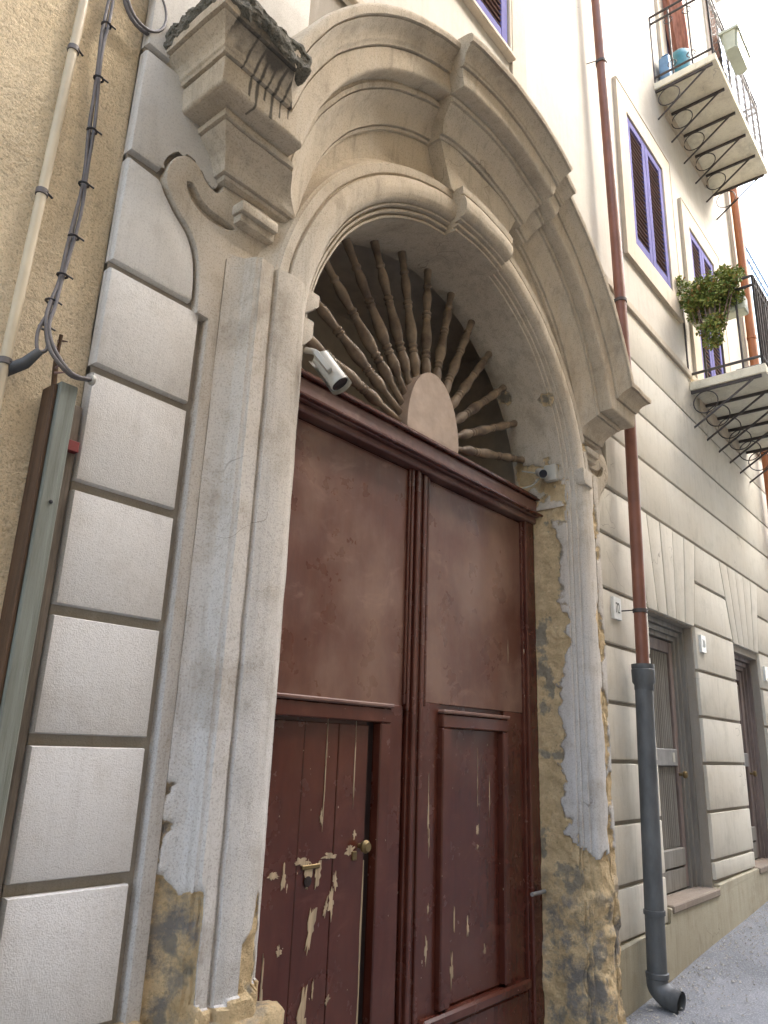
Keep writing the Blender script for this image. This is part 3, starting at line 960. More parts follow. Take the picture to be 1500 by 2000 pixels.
# ------------------------------------------------------------------ wooden gate with fanlight
gate = empty('wooden_gate', (XC, 0.29, -0.05), 'tall brown double gate with flaking paint under a fan of turned spindles', 'gate')
def leaf(x0, x1):
    return box('door_leaf', x0, x1, 0.292, 0.34, -0.02, 3.20, 'door', gate, 0.004)
Lf = leaf(2.045, 3.312)
Rf = leaf(3.324, 4.615)
# left leaf
box('upper_panel', 2.05, 3.212, 0.272, 0.296, 1.818, 3.135, 'door_up', Lf, 0.004)
boxes('panel_moulding', [(3.209, 3.226, 0.258, 0.292, 1.83, 3.145), (3.226, 3.246, 0.250, 0.292, 1.80, 3.155)], 'door', Lf, 0.004)
box('stile', 3.090, 3.213, 0.266, 0.293, -0.02, 1.822, 'door', Lf, 0.004)
boxes('meeting_stile', [(3.246, 3.268, 0.262, 0.292, -0.02, 3.16), (3.268, 3.300, 0.243, 0.292, -0.02, 3.165), (3.300, 3.311, 0.256, 0.292, -0.02, 3.16)], 'door', Lf, 0.005)
boxes('wicket_frame', [(2.05, 3.090, 0.238, 0.292, 1.728, 1.800), (3.008, 3.088, 0.240, 0.292, -0.02, 1.727)], 'door', Lf, 0.006)
box('wicket_lip', 2.05, 3.098, 0.226, 0.285, 1.801, 1.822, 'transom', Lf, 0.006)
px = [2.05, 2.30, 2.515, 2.742, 2.955]
for a, b in zip(px, px[1:]):
    box('plank', a+0.0015, b-0.0015, 0.276+random.uniform(-0.002, 0.002), 0.300, -0.02, 1.712, 'door', Lf, 0.003)
box('wicket_gap_shade', 2.958, 3.006, 0.2905, 0.2925, -0.02, 1.727, 'door_dark', Lf)  # near-black strip painting the shadow of the ajar wicket
prism('bare_edge', [(2.930, -0.02), (2.957, -0.02), (2.957, 1.10), (2.951, 1.10), (2.945, 0.8), (2.950, 0.55), (2.940, 0.3)], 0.2735, 0.2755, 'bare', Lf)
# right leaf
box('upper_panel', 3.405, 4.475, 0.272, 0.296, 1.85, 3.135, 'door_up', Rf, 0.004)
boxes('panel_moulding', [(3.388, 3.406, 0.258, 0.292, 1.83, 3.145), (4.474, 4.50, 0.256, 0.292, -0.02, 3.145)], 'door', Rf, 0.004)
boxes('meeting_stile', [(3.325, 3.340, 0.262, 0.292, -0.02, 3.16), (3.340, 3.374, 0.250, 0.292, -0.02, 3.165), (3.374, 3.389, 0.264, 0.292, -0.02, 3.16)], 'door', Rf, 0.005)
boxes('stile', [(3.389, 3.545, 0.272, 0.296, -0.02, 1.853), (4.245, 4.474, 0.274, 0.296, -0.02, 1.853)], 'door', Rf, 0.004)
boxes('panel_frame', [(3.545, 4.244, 0.240, 0.292, 1.725, 1.80), (3.546, 3.632, 0.241, 0.292, 0.36, 1.724), (4.183, 4.243, 0.241, 0.292, 0.36, 1.724)], 'door', Rf, 0.007)
box('panel_lip', 3.538, 4.25, 0.228, 0.285, 1.801, 1.822, 'transom', Rf, 0.006)
box('lower_panel', 3.632, 4.183, 0.280, 0.300, 0.36, 1.725, 'door', Rf, 0.003)
boxes('bottom_rail', [(3.40, 4.46, 0.228, 0.292, 0.295, 0.352), (3.41, 4.45, 0.245, 0.292, 0.0, 0.294)], 'door', Rf, 0.012)
box('hinge_post', 4.50, 4.62, 0.235, 0.292, -0.02, 3.17, 'door', Rf, 0.008)
# transom
tr = boxes('transom', [(2.03, 4.63, 0.215, 0.37, 3.150, 3.192), (2.03, 4.63, 0.185, 0.37, 3.193, 3.218), (2.03, 4.63, 0.205, 0.37, 3.219, 3.318)], 'transom', gate, 0.008)
boxes('transom_moulding', [(2.03, 4.63, 0.160, 0.36, 3.196, 3.214), (2.03, 4.63, 0.178, 0.36, 3.3185, 3.334), (2.03, 4.63, 0.192, 0.36, 3.3345, 3.352)], 'door', tr, 0.005)
# fan hub
hub = []
for k in range(41):
    th = math.pi*k/40
    hub.append((3.385+0.262*math.cos(th), 3.35+0.455*math.sin(th)**0.9))
prism('fan_hub', hub, 0.222, 0.34, 'hub', gate, 0.010, 2, smooth=35)
# spindles
sp_prof = [(0.020, 0.22), (0.019, 0.40), (0.016, 0.425), (0.026, 0.445), (0.033, 0.48), (0.035, 0.505), (0.029, 0.545), (0.023, 0.562), (0.030, 0.570), (0.030, 0.580), (0.022, 0.588), (0.022, 0.596), (0.030, 0.604), (0.030, 0.612), (0.024, 0.622), (0.033, 0.66), (0.037, 0.695), (0.034, 0.74), (0.026, 0.80), (0.022, 0.845), (0.028, 0.853), (0.028, 0.863), (0.021, 0.871), (0.030, 0.881), (0.030, 0.890), (0.021, 0.90), (0.025, 0.94), (0.030, 0.985), (0.031, 1.01), (0.025, 1.045), (0.020, 1.065), (0.028, 1.076), (0.028, 1.088), (0.020, 1.098), (0.022, 1.15), (0.026, 1.19), (0.026, 1.36)]
SPN = 13
spm = None
for k in range(SPN):
    th = R(13+154*k/(SPN-1))
    if spm is None:
        o = lathe('spindle', sp_prof, 'spindle', None, mat=Matrix.Identity(4), n=12)
        spm = o.data
        o.parent = gate
    else:
        o = bpy.data.objects.new('spindle', spm)
        COL.objects.link(o)
        o.parent = gate
    o.matrix_parent_inverse = gate.matrix_basis.inverted()
    zc = 3.36
    o.location = (3.37, 0.285, zc)
    o.rotation_euler = (0, math.pi/2-th, 0)
# flaked patches of bare wood on the wicket
flk = random.Random(3)
def flake(cx, cz, w_, h_, y, parent, lean=0.0):
    n = 30
    pts = []
    q0 = flk.uniform(0, 50)
    for k in range(n):
        th = 2*math.pi*k/n
        r = 1+0.95*noise.noise(Vector((math.cos(th)*1.3+q0, math.sin(th)*1.3, 0)))+0.75*noise.noise(Vector((math.cos(th)*4+q0, math.sin(th)*4, 3)))
        tz = math.sin(th)
        pts.append((cx+w_*r*math.cos(th)*(1-0.2*abs(tz))+lean*h_*r*tz, cz+h_*r*tz))
    prism('bare_patch', pts, y-0.0008, y+0.002, 'bare', parent)
for (a, b, c_, d, l) in ((2.62, 0.865, 0.022, 0.075, 0.15), (2.745, 0.945, 0.016, 0.045, 0), (2.71, 0.93, 0.012, 0.03, 0.2), (2.44, 0.80, 0.012, 0.018, 0), (2.60, 0.50, 0.026, 0.12, 0.05), (2.655, 0.62, 0.006, 0.03, 0), (2.75, 0.565, 0.015, 0.015, 0.5), (2.36, 0.66, 0.008, 0.10, 0),
                         (2.59, 1.075, 0.02, 0.05, 0), (2.645, 1.075, 0.018, 0.05, 0), (2.38, 1.085, 0.03, 0.016, 0), (2.44, 1.07, 0.012, 0.04, 0), (2.54, 1.125, 0.05, 0.014, 0), (2.72, 1.135, 0.05, 0.010, 0), (2.85, 1.15, 0.035, 0.018, 0), (2.76, 1.03, 0.012, 0.03, 0), (2.66, 1.42, 0.0035, 0.13, 0), (2.66, 1.62, 0.003, 0.08, 0), (2.65, 1.30, 0.008, 0.03, 0), (2.86, 1.5, 0.003, 0.16, 0), (2.88, 1.22, 0.010, 0.02, 0)):
    flake(a, b, c_, d, 0.2735, Lf, l)
for (a, b, c_, d) in ((3.95, 1.18, 0.016, 0.022), (3.95, 1.09, 0.012, 0.014), (3.95, 1.45, 0.003, 0.12), (4.08, 1.36, 0.003, 0.09), (3.72, 0.75, 0.005, 0.06), (3.85, 0.70, 0.010, 0.04), (4.02, 0.56, 0.010, 0.02), (3.70, 0.52, 0.012, 0.06)):
    flake(a, b, c_, d, 0.279, Rf)
for (a, b, c_, d) in ((3.46, 1.33, 0.005, 0.13), (3.47, 1.15, 0.004, 0.05), (3.46, 0.66, 0.010, 0.05), (3.47, 0.83, 0.006, 0.02)):
    flake(a, b, c_, d, 0.2712, Rf)
flake(4.30, 2.22, 0.003, 0.05, 0.2712, Rf)
# lock, letter slot, key hole
box('letter_slot', 2.545, 2.655, 0.268, 0.277, 1.093, 1.112, 'brass', Lf, 0.003)
lathe('keyhole', [(0.022, 0), (0.022, 0.006), (0.010, 0.007)], 'door_dark', Lf, mat=frame_to((2.585, 0.276, 1.045), (0, -1, 0)))
box('lock_plate', 2.868, 2.898, 0.266, 0.277, 1.105, 1.145, 'brass', Lf, 0.003)
lathe('knob', [(0.012, 0), (0.012, 0.02), (0.026, 0.03), (0.030, 0.045), (0.020, 0.06)], 'brass', Lf, mat=frame_to((2.917, 0.276, 1.165), (0, -1, 0)))
tube('bolt', [(4.44, 0.21, 0.80), (4.60, 0.21, 0.80)], 0.012, 'railgrey', Rf, 8)

# ------------------------------------------------------------------ downpipes
dp = empty('downpipe', (5.60, -0.10, 0.1), 'brown rain downpipe running into a wider grey lower pipe beside the portal', 'drainpipe', 'downpipes on the facade')
PX, PY = 5.60, -0.115
tube('upper_pipe', [(5.42, PY, 14.0), (5.47, PY, 9), (5.59, PY, 6), (5.64, PY, 4.2), (5.585, PY, 2.2)], 0.047, 'brown_pipe', dp, 16)
tube('lower_pipe', [(5.585, PY, 2.25), (5.535, PY, 1.2), (5.49, PY, 0.22)], 0.064, 'grey_pipe', dp, 20)
lathe('collar', [(0.066, 2.07), (0.070, 2.08), (0.069, 2.11), (0.082, 2.13), (0.084, 2.22), (0.079, 2.225), (0.082, 2.235), (0.082, 2.26), (0.05, 2.262)], 'grey_pipe', dp, n=24, at=(5.582, PY, 0))
for zc, rr, mm, xx in ((2.66, 0.050, 'iron', 5.597), (5.35, 0.050, 'iron', 5.608), (7.9, 0.050, 'iron', 5.514), (0.62, 0.067, 'grey_pipe', 5.508)):
    cl = lathe('clamp', [(rr-0.004, zc-0.016), (rr+0.004, zc-0.014), (rr+0.004, zc+0.014), (rr-0.004, zc+0.016)], mm, dp, n=20, at=(xx, PY, 0))
    if mm == 'iron':
        tube('clamp_pin', [(xx-rr, PY+0.02, zc), (xx-rr-0.03, 0.0, zc-0.004)], 0.005, 'iron', cl, 6)
el = spline([(5.49, PY, 0.27), (5.488, PY, 0.20), (5.485, PY-0.025, 0.165), (5.48, PY-0.08, 0.135), (5.475, PY-0.15, 0.125)], 6)
bm = bmesh.new()
tube('x', el, 0.069, None, n=20, cap=False, bm=bm)
tube('x', el, 0.059, None, n=20, cap=False, bm=bm)
link('outlet_elbow', bm_mesh('outlet_elbow', bm), 'grey_pipe', dp, 50)
lathe('collar', [(0.068, 0.235), (0.074, 0.24), (0.074, 0.268), (0.068, 0.272)], 'grey_pipe', dp, n=24, at=(5.49, PY, 0))
fp = empty('downpipe', (10.52, -0.1, 0.5), 'terracotta coloured downpipe behind the lower balcony at the far end of the facade', 'drainpipe', 'downpipes on the facade')
tube('pipe', [(10.5, -0.10, 14), (10.5, -0.10, 5.7), (10.5, -0.10, 0.45)], 0.06, 'terra_pipe', fp, 14)
for zc in (7.3, 9.9, 4.0):
    lathe('clamp', [(0.06, zc-0.02), (0.068, zc-0.018), (0.068, zc+0.018), (0.06, zc+0.02)], 'terra_pipe', fp, n=16, at=(10.5, -0.10, 0))

# ------------------------------------------------------------------ house number plates
def text_part(txt, size, x, y, z, m, parent):
    cu = bpy.data.curves.new('digits', 'FONT')
    cu.body = txt
    cu.size = size
    cu.align_x = 'CENTER'
    cu.align_y = 'CENTER'
    cu.extrude = 0.0008
    ob = bpy.data.objects.new('tmp', cu)
    COL.objects.link(ob)
    bpy.context.view_layer.update()
    dg = bpy.context.evaluated_depsgraph_get()
    me = bpy.data.meshes.new_from_object(ob.evaluated_get(dg))
    bpy.data.objects.remove(ob)
    me.transform(Matrix.Translation((x, y, z)) @ Matrix.Rotation(R(90), 4, 'X') @ Matrix.Diagonal((0.85, 1.25, 1, 1)))
    me.materials.clear()
    link('digits', me, m, parent)
def plate(x, z, w_, h_, txt, m, label):
    e = empty('house_number', (x, 0.0, z-h_/2), label, 'number plate', 'house number plates on the facade')
    box('plate', x-w_/2, x+w_/2, -0.024, 0.004, z-h_/2, z+h_/2, 'marble', e, 0.002)
    if txt:
        text_part(txt, 0.088, x, -0.0255, z, m, e)
plate(5.40, 2.655, 0.135, 0.165, '72', 'digit', 'white marble house number 72 beside the brown downpipe')
plate(7.37, 2.63, 0.13, 0.16, '70', 'digit_pale', 'white marble plate with worn digits between the two side doors')
plate(9.58, 2.56, 0.13, 0.16, None, None, 'white marble plate past the brown panelled side door')

# ------------------------------------------------------------------ balconies
def balcony(x0, x1, zt, depth, label, front):
    b = empty('balcony', ((x0+x1)/2, 0.0, zt-0.5), label, 'balcony', 'balconies on the facade')
    zb = zt-0.10
    bm = bmesh.new()
    bm_box(bm, x0, x1, -depth, 0.02, zb, zt, 0.012, 2)
    link('slab', bm_mesh('slab', bm), 'slab', b)
    n = 6
    for k in range(n):
        x = x0+0.03+(x1-x0-0.06)*k/(n-1)
        br = box('bracket', x-0.011, x+0.011, -depth*0.93, 0.02, zb-0.032, zb-0.0005, 'iron', b)
        tube('brace', [(x, 0.01, zb-0.43), (x, -depth*0.82, zb-0.03)], 0.0115, 'iron', br, 6)
        rr = 0.125
        tube('ring', [(x, -rr-0.015+rr*math.cos(2*math.pi*i/22), zb-0.035-rr+rr*math.sin(2*math.pi*i/22)) for i in range(22)], 0.0065, 'iron', br, 6, closed=True)
    zr = zt+1.06
    e = 0.03
    A, B_, C_, D_ = (x0+e, 0.01), (x0+e, -depth+e), (x1-e, -depth+e), (x1-e, 0.01)
    for dz in (1.06, 0.95, 0.10):
        z = zt+dz
        tube('rail', [(A[0], A[1], z), (B_[0], B_[1], z)], 0.016, 'iron', b, 6)
        tube('rail', [(B_[0], B_[1], z), (C_[0], C_[1], z)], 0.016, 'iron', b, 6)
        tube('rail', [(C_[0], C_[1], z), (D_[0], D_[1], z)], 0.016, 'iron', b, 6)
    def bars(p, q, n_, r=0.0115):
        for k in range(n_+1):
            x = p[0]+(q[0]-p[0])*k/n_
            y = p[1]+(q[1]-p[1])*k/n_
            tube('baluster', [(x, y, zt), (x, y, zt+1.06)], r if 0 < k < n_ else 0.014, 'iron', b, 6)
    if front == 'bars':
        bars(A, B_, 4)
        bars(B_, C_, 19)
        bars(C_, D_, 5)
    else:
        bars(A, B_, 3)
        bars(C_, D_, 5)
        bars(B_, C_, 6)
        bm = bmesh.new()
        H = 0.95
        W = C_[0]-B_[0]
        s = -H
        while s < W:
            for sg in (1, -1):
                a0, a1 = s, s+H
                u0, u1 = max(a0, 0), min(a1, W)
                if u1 > u0:
                    f0, f1 = (u0-a0)/H, (u1-a0)/H
                    if sg < 0:
                        f0, f1 = 1-f0, 1-f1
                    tube('x', [(B_[0]+u0, B_[1]+0.012*sg, zt+H*f0), (B_[0]+u1, B_[1]+0.012*sg, zt+H*f1)], 0.0052, None, n=4, bm=bm)
            s += 0.13
        tag(link('lattice', bm_mesh('lattice', bm), 'iron', b), kind='stuff')
        for yy in (0.30, 0.62):
            y = -depth*yy
            y0_ = y
            for zz, sg in ((zt+0.88, 1), (zt+0.17, -1)):
                for sd_ in (-1, 1):
                    pts = [(A[0], y0_+sd_*(0.005+0.045*math.sin(i/8*math.pi*0.9)), zz-sg*0.07+sg*0.10*i/8) for i in range(9)]
                    tube('scroll', pts, 0.006, 'iron', b, 5)
    return b
balcony(7.48, 9.78, 9.40, 0.70, 'upper balcony with lattice front railing and ringed iron brackets', 'lattice')
balcony(7.75, 9.92, 5.50, 0.76, 'lower balcony with plain vertical iron bars under the bushy plant', 'bars')

# things on the upper balcony
o = empty('water_drum', (7.95, -0.20, 9.40), 'teal plastic water drum standing on the upper balcony', 'drum')
lathe('drum_body', [(0.13, 9.40), (0.155, 9.42), (0.16, 9.60), (0.165, 9.63), (0.16, 9.66), (0.16, 9.98), (0.15, 10.06), (0.10, 10.11), (0.05, 10.12)], 'teal', o, n=20, at=(7.95, -0.20, 0))
lathe('drum_cap', [(0.05, 10.11), (0.055, 10.12), (0.055, 10.17), (0.03, 10.18)], 'white', o, n=14, at=(7.95, -0.20, 0))
o = empty('jerrycan', (7.68, -0.06, 9.40), 'small pale blue jerrycan beside the teal drum on the balcony', 'jerrycan')
bm = bmesh.new()
bm_box(bm, 7.60, 7.76, -0.15, -0.02, 9.40, 9.86, 0.03, 3)
link('can_body', bm_mesh('can_body', bm), 'blue', o, 40)
tube('can_handle', spline([(7.68, -0.13, 9.85), (7.68, -0.12, 9.93), (7.68, -0.05, 9.93), (7.68, -0.04, 9.85)], 6), 0.012, 'blue', o, 8)
o = empty('closed_parasol', (8.22, -0.16, 9.40), 'closed terracotta parasol leaning behind the teal drum on the balcony', 'parasol')
bm = bmesh.new()
nn = 22
rws = []
for i in range(15):
    f = i/14
    r = 0.05+0.115*math.sin(min(f*1.1, 1)*math.pi*0.55)*(1-0.55*f)
    cxp, cyp = 8.22-0.12*f, -0.16+0.06*f
    rws.append([bm.verts.new((cxp+r*(1+0.22*math.cos(8*k*2*math.pi/nn))*math.cos(2*math.pi*k/nn), cyp+r*(1+0.22*math.cos(8*k*2*math.pi/nn))*math.sin(2*math.pi*k/nn), 9.85+1.75*f)) for k in range(nn)])
for i in range(14):
    for k in range(nn):
        bm.faces.new((rws[i][k], rws[i][(k+1) % nn], rws[i+1][(k+1) % nn], rws[i+1][k]))
link('parasol_cloth', bm_mesh('parasol_cloth', bm), 'parasol', o, 60)
tube('parasol_pole', [(8.25, -0.17, 9.40), (8.09, -0.095, 11.72)], 0.02, 'iron', o, 8)
o = empty('planter_box', (8.0, -0.83, 9.60), 'pale green plastic planter hung outside the lattice railing', 'planter')
bm = bmesh.new()
vt = []
for (zz, wx, wy) in ((9.62, 0.23, 0.07), (9.84, 0.26, 0.095), (9.845, 0.275, 0.11), (9.88, 0.275, 0.11)):
    vt.append([bm.verts.new((7.98+sx*wx, -0.82+sy*wy, zz)) for sx, sy in ((-1, -1), (1, -1), (1, 1), (-1, 1))])
for i in range(3):
    for k in range(4):
        bm.faces.new((vt[i][k], vt[i][(k+1) % 4], vt[i+1][(k+1) % 4], vt[i+1][k]))
bm.faces.new(vt[0])
bm.faces.new(vt[3])
bmesh.ops.bevel(bm, geom=[e for e in bm.edges if abs(e.verts[0].co.z-e.verts[1].co.z) > 0.1], offset=0.025, segments=2, affect='EDGES')
link('planter_trough', bm_mesh('planter_trough', bm), 'planter', o, 40)
rg = random.Random(5)
for k in range(7):
    x = 7.8+0.06*k
    p = [(x, -0.86, 9.86), (x+rg.uniform(-.03, .03), -0.93, 9.95+rg.uniform(0, .08)), (x+rg.uniform(-.06, .06), -1.0, 9.93+rg.uniform(-.1, .12))]
    tube('twig', p, [0.006, 0.004, 0.002], 'leaf', o, 5)

# leafy plants
def leaves(name, clumps, n, size, parent, rnd):
    vs, fs = [], []
    for i in range(n):
        c_, r, wgt = clumps[rnd.choices(range(len(clumps)), [q[2] for q in clumps])[0]]
        while True:
            d = Vector((rnd.uniform(-1, 1), rnd.uniform(-1, 1), rnd.uniform(-1, 1)))
            if 0.05 < d.length < 1:
                break
        d = d*(0.55+0.45*rnd.random())/max(d.length, 0.35)*0.9
        p = Vector(c_) + Vector((d.x*r[0], d.y*r[1], d.z*r[2]))
        s = size*rnd.uniform(0.6, 1.3)
        a = Vector((rnd.uniform(-1, 1), rnd.uniform(-1, 1), rnd.uniform(-1, 0.6))).normalized()
        b = a.orthogonal().normalized()
        b = Matrix.Rotation(rnd.uniform(0, 6.28), 3, a) @ b
        cn = a.cross(b)
        k = len(vs)
        vs += [p, p+a*s*0.5+b*s*0.30+cn*s*0.08, p+a*s, p+a*s*0.5-b*s*0.30+cn*s*0.08]
        fs += [(k, k+1, k+2), (k, k+2, k+3)]
    me = mesh(name, vs, fs)
    return tag(link(name, me, 'leaf', parent), kind='stuff')
bush = empty('hanging_plant', (7.78, -0.30, 6.30), 'bushy green plant trailing over the side rail of the lower balcony', 'plant')
rg = random.Random(11)
cl = []
for k in range(34):
    y = rg.uniform(-0.60, -0.02)
    z = 6.52+rg.uniform(-0.20, 0.16)
    cl.append(((7.72+rg.uniform(-0.13, 0.13), y, z), (0.11, 0.10, 0.10), 1.0))
for k in range(18):
    f = rg.random()
    cl.append(((7.69+rg.uniform(-0.10, 0.08), -0.28+(rg.uniform(-0.24, 0.20))*(1-f*0.7), 6.36-0.50*f), (0.08, 0.08, 0.09), 0.9*(1-0.4*f)))
leaves('foliage', cl, 7500, 0.042, bush, rg)
for k in range(9):
    y = -0.55+0.055*k
    tube('stem', spline([(7.80, y, 6.36), (7.72, y+0.01, 6.58), (7.66, y+rg.uniform(-.05, .05), 6.40), (7.66, -0.28+(y+0.28)*0.6, 6.1-rg.random()*0.2)], 5), 0.005, 'slat', bush, 5)
box('trough', 7.80, 7.98, -0.62, -0.06, 6.22, 6.42, 'planter', bush, 0.015)

# ------------------------------------------------------------------ security cameras
def cctv(pos, d, ln, rad, label, wallp, shield):
    o = empty('security_camera', pos, label, 'camera', 'security cameras on the portal')
    mt = frame_to(pos, d)
    bd = lathe('housing', [(rad*0.75, -ln*0.5), (rad, -ln*0.45), (rad, ln*0.42), (rad*1.06, ln*0.43), (rad*1.06, ln*0.5), (rad*0.94, ln*0.5)], 'white', o, n=20, mat=mt)
    lathe('lens', [(rad*0.93, ln*0.495), (rad*0.93, ln*0.512), (rad*0.3, ln*0.505)], 'black', o, n=20, mat=mt)
    if shield:
        bm = bmesh.new()
        rr = []
        for zz in (-ln*0.58, ln*0.60):
            rr.append([mt @ Vector((rad*1.25*math.cos(R(a)), rad*1.25*math.sin(R(a)), zz)) for a in range(-75, 80, 15)])
        A = [bm.verts.new(v) for v in rr[0]]
        B_ = [bm.verts.new(v) for v in rr[1]]
        for i in range(len(A)-1):
            bm.faces.new((A[i], A[i+1], B_[i+1], B_[i]))
        bmesh.ops.solidify(bm, geom=bm.faces[:], thickness=0.004)
        link('sun_shield', bm_mesh('sun_shield', bm), 'white', o, 50)
    q = Vector(pos)-Vector(d).normalized()*ln*0.35
    tube('arm', spline([q, (q+Vector(wallp))/2+Vector((0, -0.01, 0.01)), wallp], 6), 0.014, 'white', o, 10)
    return o, bd
cA, _ = cctv(Vector((2.10, -0.15, 3.17)), (0.36, -0.46, -0.80), 0.165, 0.041, 'white bullet camera with sun shield fixed below the left impost', Vector((2.04, -0.05, 3.27)), True)
mt = frame_to((2.045, -0.165, 3.175), (0.36, -0.50, -0.78))
bm = bmesh.new()
bm_box(bm, -0.02, 0.02, -0.012, 0.012, -0.06, 0.05, 0.006, 2)
me = bm_mesh('mount_block', bm)
me.transform(mt)
link('mount_block', me, 'white', cA, 40)
cB, _ = cctv(Vector((4.49, 0.10, 3.475)), (-0.62, -0.62, -0.42), 0.10, 0.031, 'small white bullet camera on the chipped right reveal of the arch', Vector((4.575, 0.13, 3.50)), False)
box('junction_box', 4.545, 4.60, 0.02, 0.11, 3.43, 3.55, 'white', cB, 0.012, 2, 40)
tube('wire', [(4.50, 0.13, 3.48), (4.49, 0.25, 3.52)], 0.005, 'white', cB, 6)
tube('wire', spline([(4.52, 0.13, 3.45), (4.50, 0.18, 3.40), (4.46, 0.24, 3.38), (4.40, 0.28, 3.36)], 5), 0.006, 'white', cB, 6)

# ------------------------------------------------------------------ neighbouring yellow building with cables
nb = empty('yellow_house', (0.2, 0.05, -0.3), 'ochre roughcast neighbouring house wall left of the portal', 'building')
rows = []
for i in range(61):
    x = -3.5+(1.128+3.5)*i/60 if i < 20 else -1.95+(1.128+1.95)*(i-20)/40
    xx = sorted([-3.5+1.55*k/20 for k in range(20)] + [-1.95+3.085*k/40 for k in range(41)])[i]
    rows.append([(xx, 0.065+0.012*fb((xx, 0, -0.6+0.07*j), 1.6), -0.6+0.07*j) for j in range(215)])
grid_mesh('roughcast_wall', rows, 'yellow', nb, 0.004, 9.0, None, 60)
box('house_body', -3.5, 1.128, 0.12, 6, -0.6, 14.4, 'yellow', nb)

cp = empty('cream_pipe', (0.84, 0.03, 2.4), 'thin cream conduit pipe running down the ochre wall', 'pipe')
tube('conduit', [(0.878, 0.035, 6.5), (0.876, 0.035, 4.2), (0.866, 0.035, 3.35), (0.858, 0.035, 2.74), (0.855, 0.035, 2.1), (0.845, 0.035, -0.3)], 0.0165, 'cream_pipe', cp, 12)
for zc, xx in ((3.99, 0.874), (3.36, 0.866), (2.72, 0.858), (4.9, 0.877)):
    lathe('clip', [(0.016, zc-0.012), (0.021, zc-0.010), (0.021, zc+0.010), (0.016, zc+0.012)], 'cable', cp, n=14, at=(xx, 0.035, 0))
    tube('clip_nail', [(xx+0.005, 0.018, zc), (xx+0.034, 0.028, zc-0.004)], 0.004, 'tie', cp, 5)
cb = empty('cable_bundle', (0.97, 0.03, 2.7), 'dark cable bundle with black ties hanging down the ochre wall', 'cable')
path = spline([(0.955, 0.03, 6.0), (0.962, 0.03, 5.0), (0.967, 0.03, 4.29), (0.967, 0.03, 4.07), (0.98, 0.03, 3.79), (0.992, 0.03, 3.57), (0.992, 0.03, 3.355), (0.977, 0.025, 3.11), (0.956, 0.01, 2.97), (0.948, -0.005, 2.87), (0.97, -0.02, 2.79), (1.035, -0.04, 2.728), (1.10, -0.045, 2.735)], 8)
for k, (dx, dy, rr) in enumerate(((-0.006, -0.004, 0.0065), (0.006, -0.008, 0.0065), (0.0, 0.006, 0.006))):
    tube('cable', [p+Vector((dx*(1+0.5*math.sin(i*0.4+k)), dy, 0)) for i, p in enumerate(path)], rr, 'cable', cb, 8)
for (xx, zc) in ((0.966, 4.18), (0.974, 3.93), (0.985, 3.70), (0.991, 3.47), (0.989, 3.25), (0.976, 3.09), (0.955, 2.98), (0.949, 2.88)):
    tube('cable_tie', [(xx+0.016*math.cos(2*math.pi*i/10), 0.018+0.016*math.sin(2*math.pi*i/10), zc) for i in range(10)], 0.0045, 'tie', cb, 5, closed=True)
    tube('cable_tie', [(xx+0.012, 0.005, zc), (xx+0.03, 0.0, zc-0.006)], 0.0035, 'tie', cb, 5)
tube('cable', spline([(0.948, 0.0, 2.93), (0.925, 0.0, 2.85), (0.93, -0.01, 2.78), (0.955, -0.015, 2.79), (0.955, -0.01, 2.86)], 6), 0.006, 'cable', cb, 8)
lathe('end_ring', [(0.014, 0), (0.018, 0.003), (0.018, 0.012), (0.014, 0.015)], 'white', cb, n=14, mat=frame_to((1.098, -0.045, 2.735), (1, 0, 0.1)))
lp = empty('cable_loop', (1.10, 0.0, 4.28), 'coiled loop of dark cable hanging above the left end of the hood', 'cable')
for k, (dr, dy) in enumerate(((0, 0), (0.008, 0.014), (-0.006, 0.02))):
    tube('coil', [(1.10+(0.088+dr)*math.cos(R(a)), 0.0+dy, 4.40+(0.115+dr)*math.sin(R(a))) for a in range(0, 360, 15)], 0.0065, 'cable', lp, 8, closed=True)
tube('tail', spline([(1.02, 0.02, 4.45), (1.0, 0.03, 4.7), (0.985, 0.03, 5.2), (0.97, 0.03, 6.0)], 6), 0.006, 'cable', lp, 8)
hk = empty('wall_hook', (0.90, 0.03, 2.71), 'grey insulated iron hook holding the cables on the ochre wall', 'hook')
tube('shaft', [(0.86, 0.06, 2.69), (0.905, 0.0, 2.725), (0.935, -0.012, 2.775)], [0.02, 0.019, 0.014], 'grey_pipe', hk, 10)
tube('spike', [(0.835, 0.05, 2.665), (0.80, 0.0, 2.70)], 0.014, 'tie', hk, 8)
tw = empty('dry_twig', (1.01, 0.04, 2.72), 'dry brown twig growing out above the grey green board', 'twig')
tube('stalk', spline([(1.02, 0.03, 2.69), (1.008, 0.02, 2.78), (1.0, 0.0, 2.87)], 5), [0.009]*6+[0.006]*5, 'boardedge', tw, 6)
for k in range(8):
    z = 2.74+0.017*k
    tube('dry_leaf', [(1.008, 0.02, z), (1.008+rg.uniform(-.035, .035), -0.005, z+rg.uniform(-.01, .02))], [0.005, 0.002], 'slat', tw, 5)
bd = empty('cable_cover_board', (1.04, 0.0, -0.4), 'grey green wooden cover board standing beside the left pilaster', 'board')
box('board_face', 1.012, 1.072, -0.032, 0.055, -0.5, 2.70, 'board', bd, 0.004)
box('edge_strip', 0.998, 1.0115, -0.018, 0.06, -0.5, 2.69, 'boardedge', bd, 0.003)
box('edge_strip', 1.0725, 1.122, 0.018, 0.06, -0.5, 2.66, 'greyedge', bd, 0.003)
box('strap', 1.073, 1.120, -0.006, 0.02, 2.492, 2.528, 'red', bd, 0.002)
lathe('screw', [(0.006, 0), (0.006, 0.004), (0.002, 0.006)], 'tie', bd, mat=frame_to((1.045, -0.032, 2.30), (0, -1, 0)))

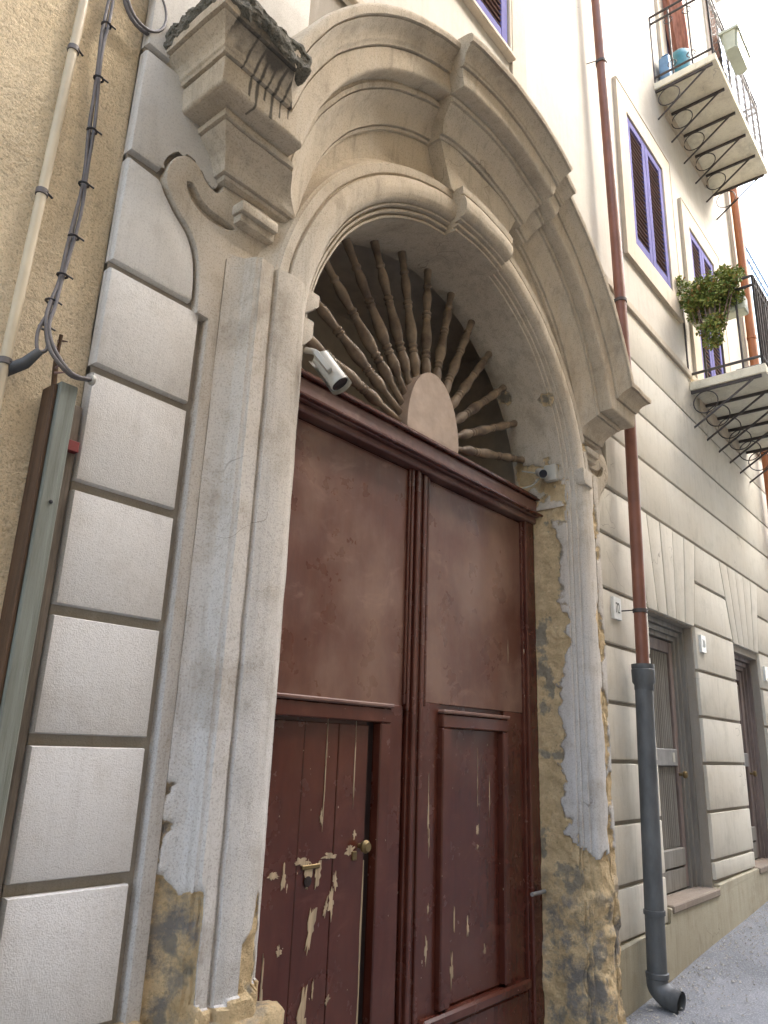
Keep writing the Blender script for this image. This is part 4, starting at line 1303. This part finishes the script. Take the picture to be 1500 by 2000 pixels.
# ------------------------------------------------------------------ far building and the house across the street
fbd = empty('far_building', (14.5, 0.2, 0.8), 'pale blue building with a railed roof terrace beyond the facade end', 'building')
box('wall', 12.0, 20, 0.15, 8, -0.3, 9.0, 'farwall', fbd)
for k in range(40):
    x = 12.05+0.2*k
    tube('terrace_bar', [(x, 0.22, 9.0), (x, 0.22, 10.1)], 0.008, 'bluerail', fbd, 5)
for zz in (9.05, 9.85, 10.1):
    tube('terrace_rail', [(12.0, 0.22, zz), (20, 0.22, zz)], 0.018, 'bluerail', fbd, 6)
op = empty('opposite_house', (4, -6.4, -0.3), 'ochre house across the narrow street facing the portal', 'building')
holes = []
for i in range(7):
    for zz in (1.0, 4.6, 8.2):
        holes.append((-8.2+3.0*i, -7.1+3.0*i, zz, zz+(2.2 if zz > 2 else 2.0)))
bm = wall_cells('w', -9.5, 17.0, -1.2, 15.0, 0.0, holes, 'opp', 0.2)
me = bm_mesh('wall', bm)
me.transform(Matrix.Translation((0, -6.6, 0)) @ Matrix.Rotation(math.pi, 4, 'Z') @ Matrix.Translation((-3.5, 0, 0)))
link('wall', me, 'opp', op)
for h in holes:
    xa, xb = 3.5-h[1]-0.0, 3.5-h[0]
    box('window', xa, xb, -6.79, -6.76, h[2], h[3], 'glass', op)
# the wall spans x -13.5 to 13.0
box('roof', -13.8, 13.3, -13, -6.3, 15.0, 15.3, 'terra_pipe', op)
box('corner_pier', 12.7, 13.15, -7.2, -6.5, -0.2, 3.4, 'pier', op, 0.02)
box('gable_wall', 12.8, 13.0, -12.5, -6.61, -1, 15.0, 'opp', op)
box('gable_wall', -13.5, -13.3, -12.5, -6.61, -2, 15.0, 'opp', op)
o2 = empty('white_house', (20, -6.4, 0.6), 'white rendered house across the street beyond the side alley', 'building')
box('wall', 14.9, 30, -12, -6.6, -0.2, 15.0, 'white_wall', o2)
box('roof', 14.7, 30.2, -12.3, -6.3, 15.0, 15.3, 'terra_pipe', o2)
# ------------------------------------------------------------------ grit along the wall foot
rg = random.Random(21)
vs, fs = [], []
for k in range(1500):
    x = rg.uniform(4.8, 9.5)
    y = -0.04-abs(rg.gauss(0, 0.28))
    s = rg.uniform(0.003, 0.012)*(1.6 if rg.random() < 0.06 else 1)
    z = ground_z(x)+s*0.2
    a = rg.uniform(0, 6.28)
    i = len(vs)
    for q in range(4):
        vs.append((x+s*math.cos(a+q*1.57)*rg.uniform(.6, 1.2), y+s*math.sin(a+q*1.57)*rg.uniform(.6, 1.2), z))
    vs.append((x, y, z+s*0.7))
    fs += [(i, i+1, i+4), (i+1, i+2, i+4), (i+2, i+3, i+4), (i+3, i, i+4)]
tag(link('grit', mesh('grit', vs, fs), 'stone_chip'), 'pale grit and plaster crumbs along the foot of the wall', 'grit', None, 'stuff')
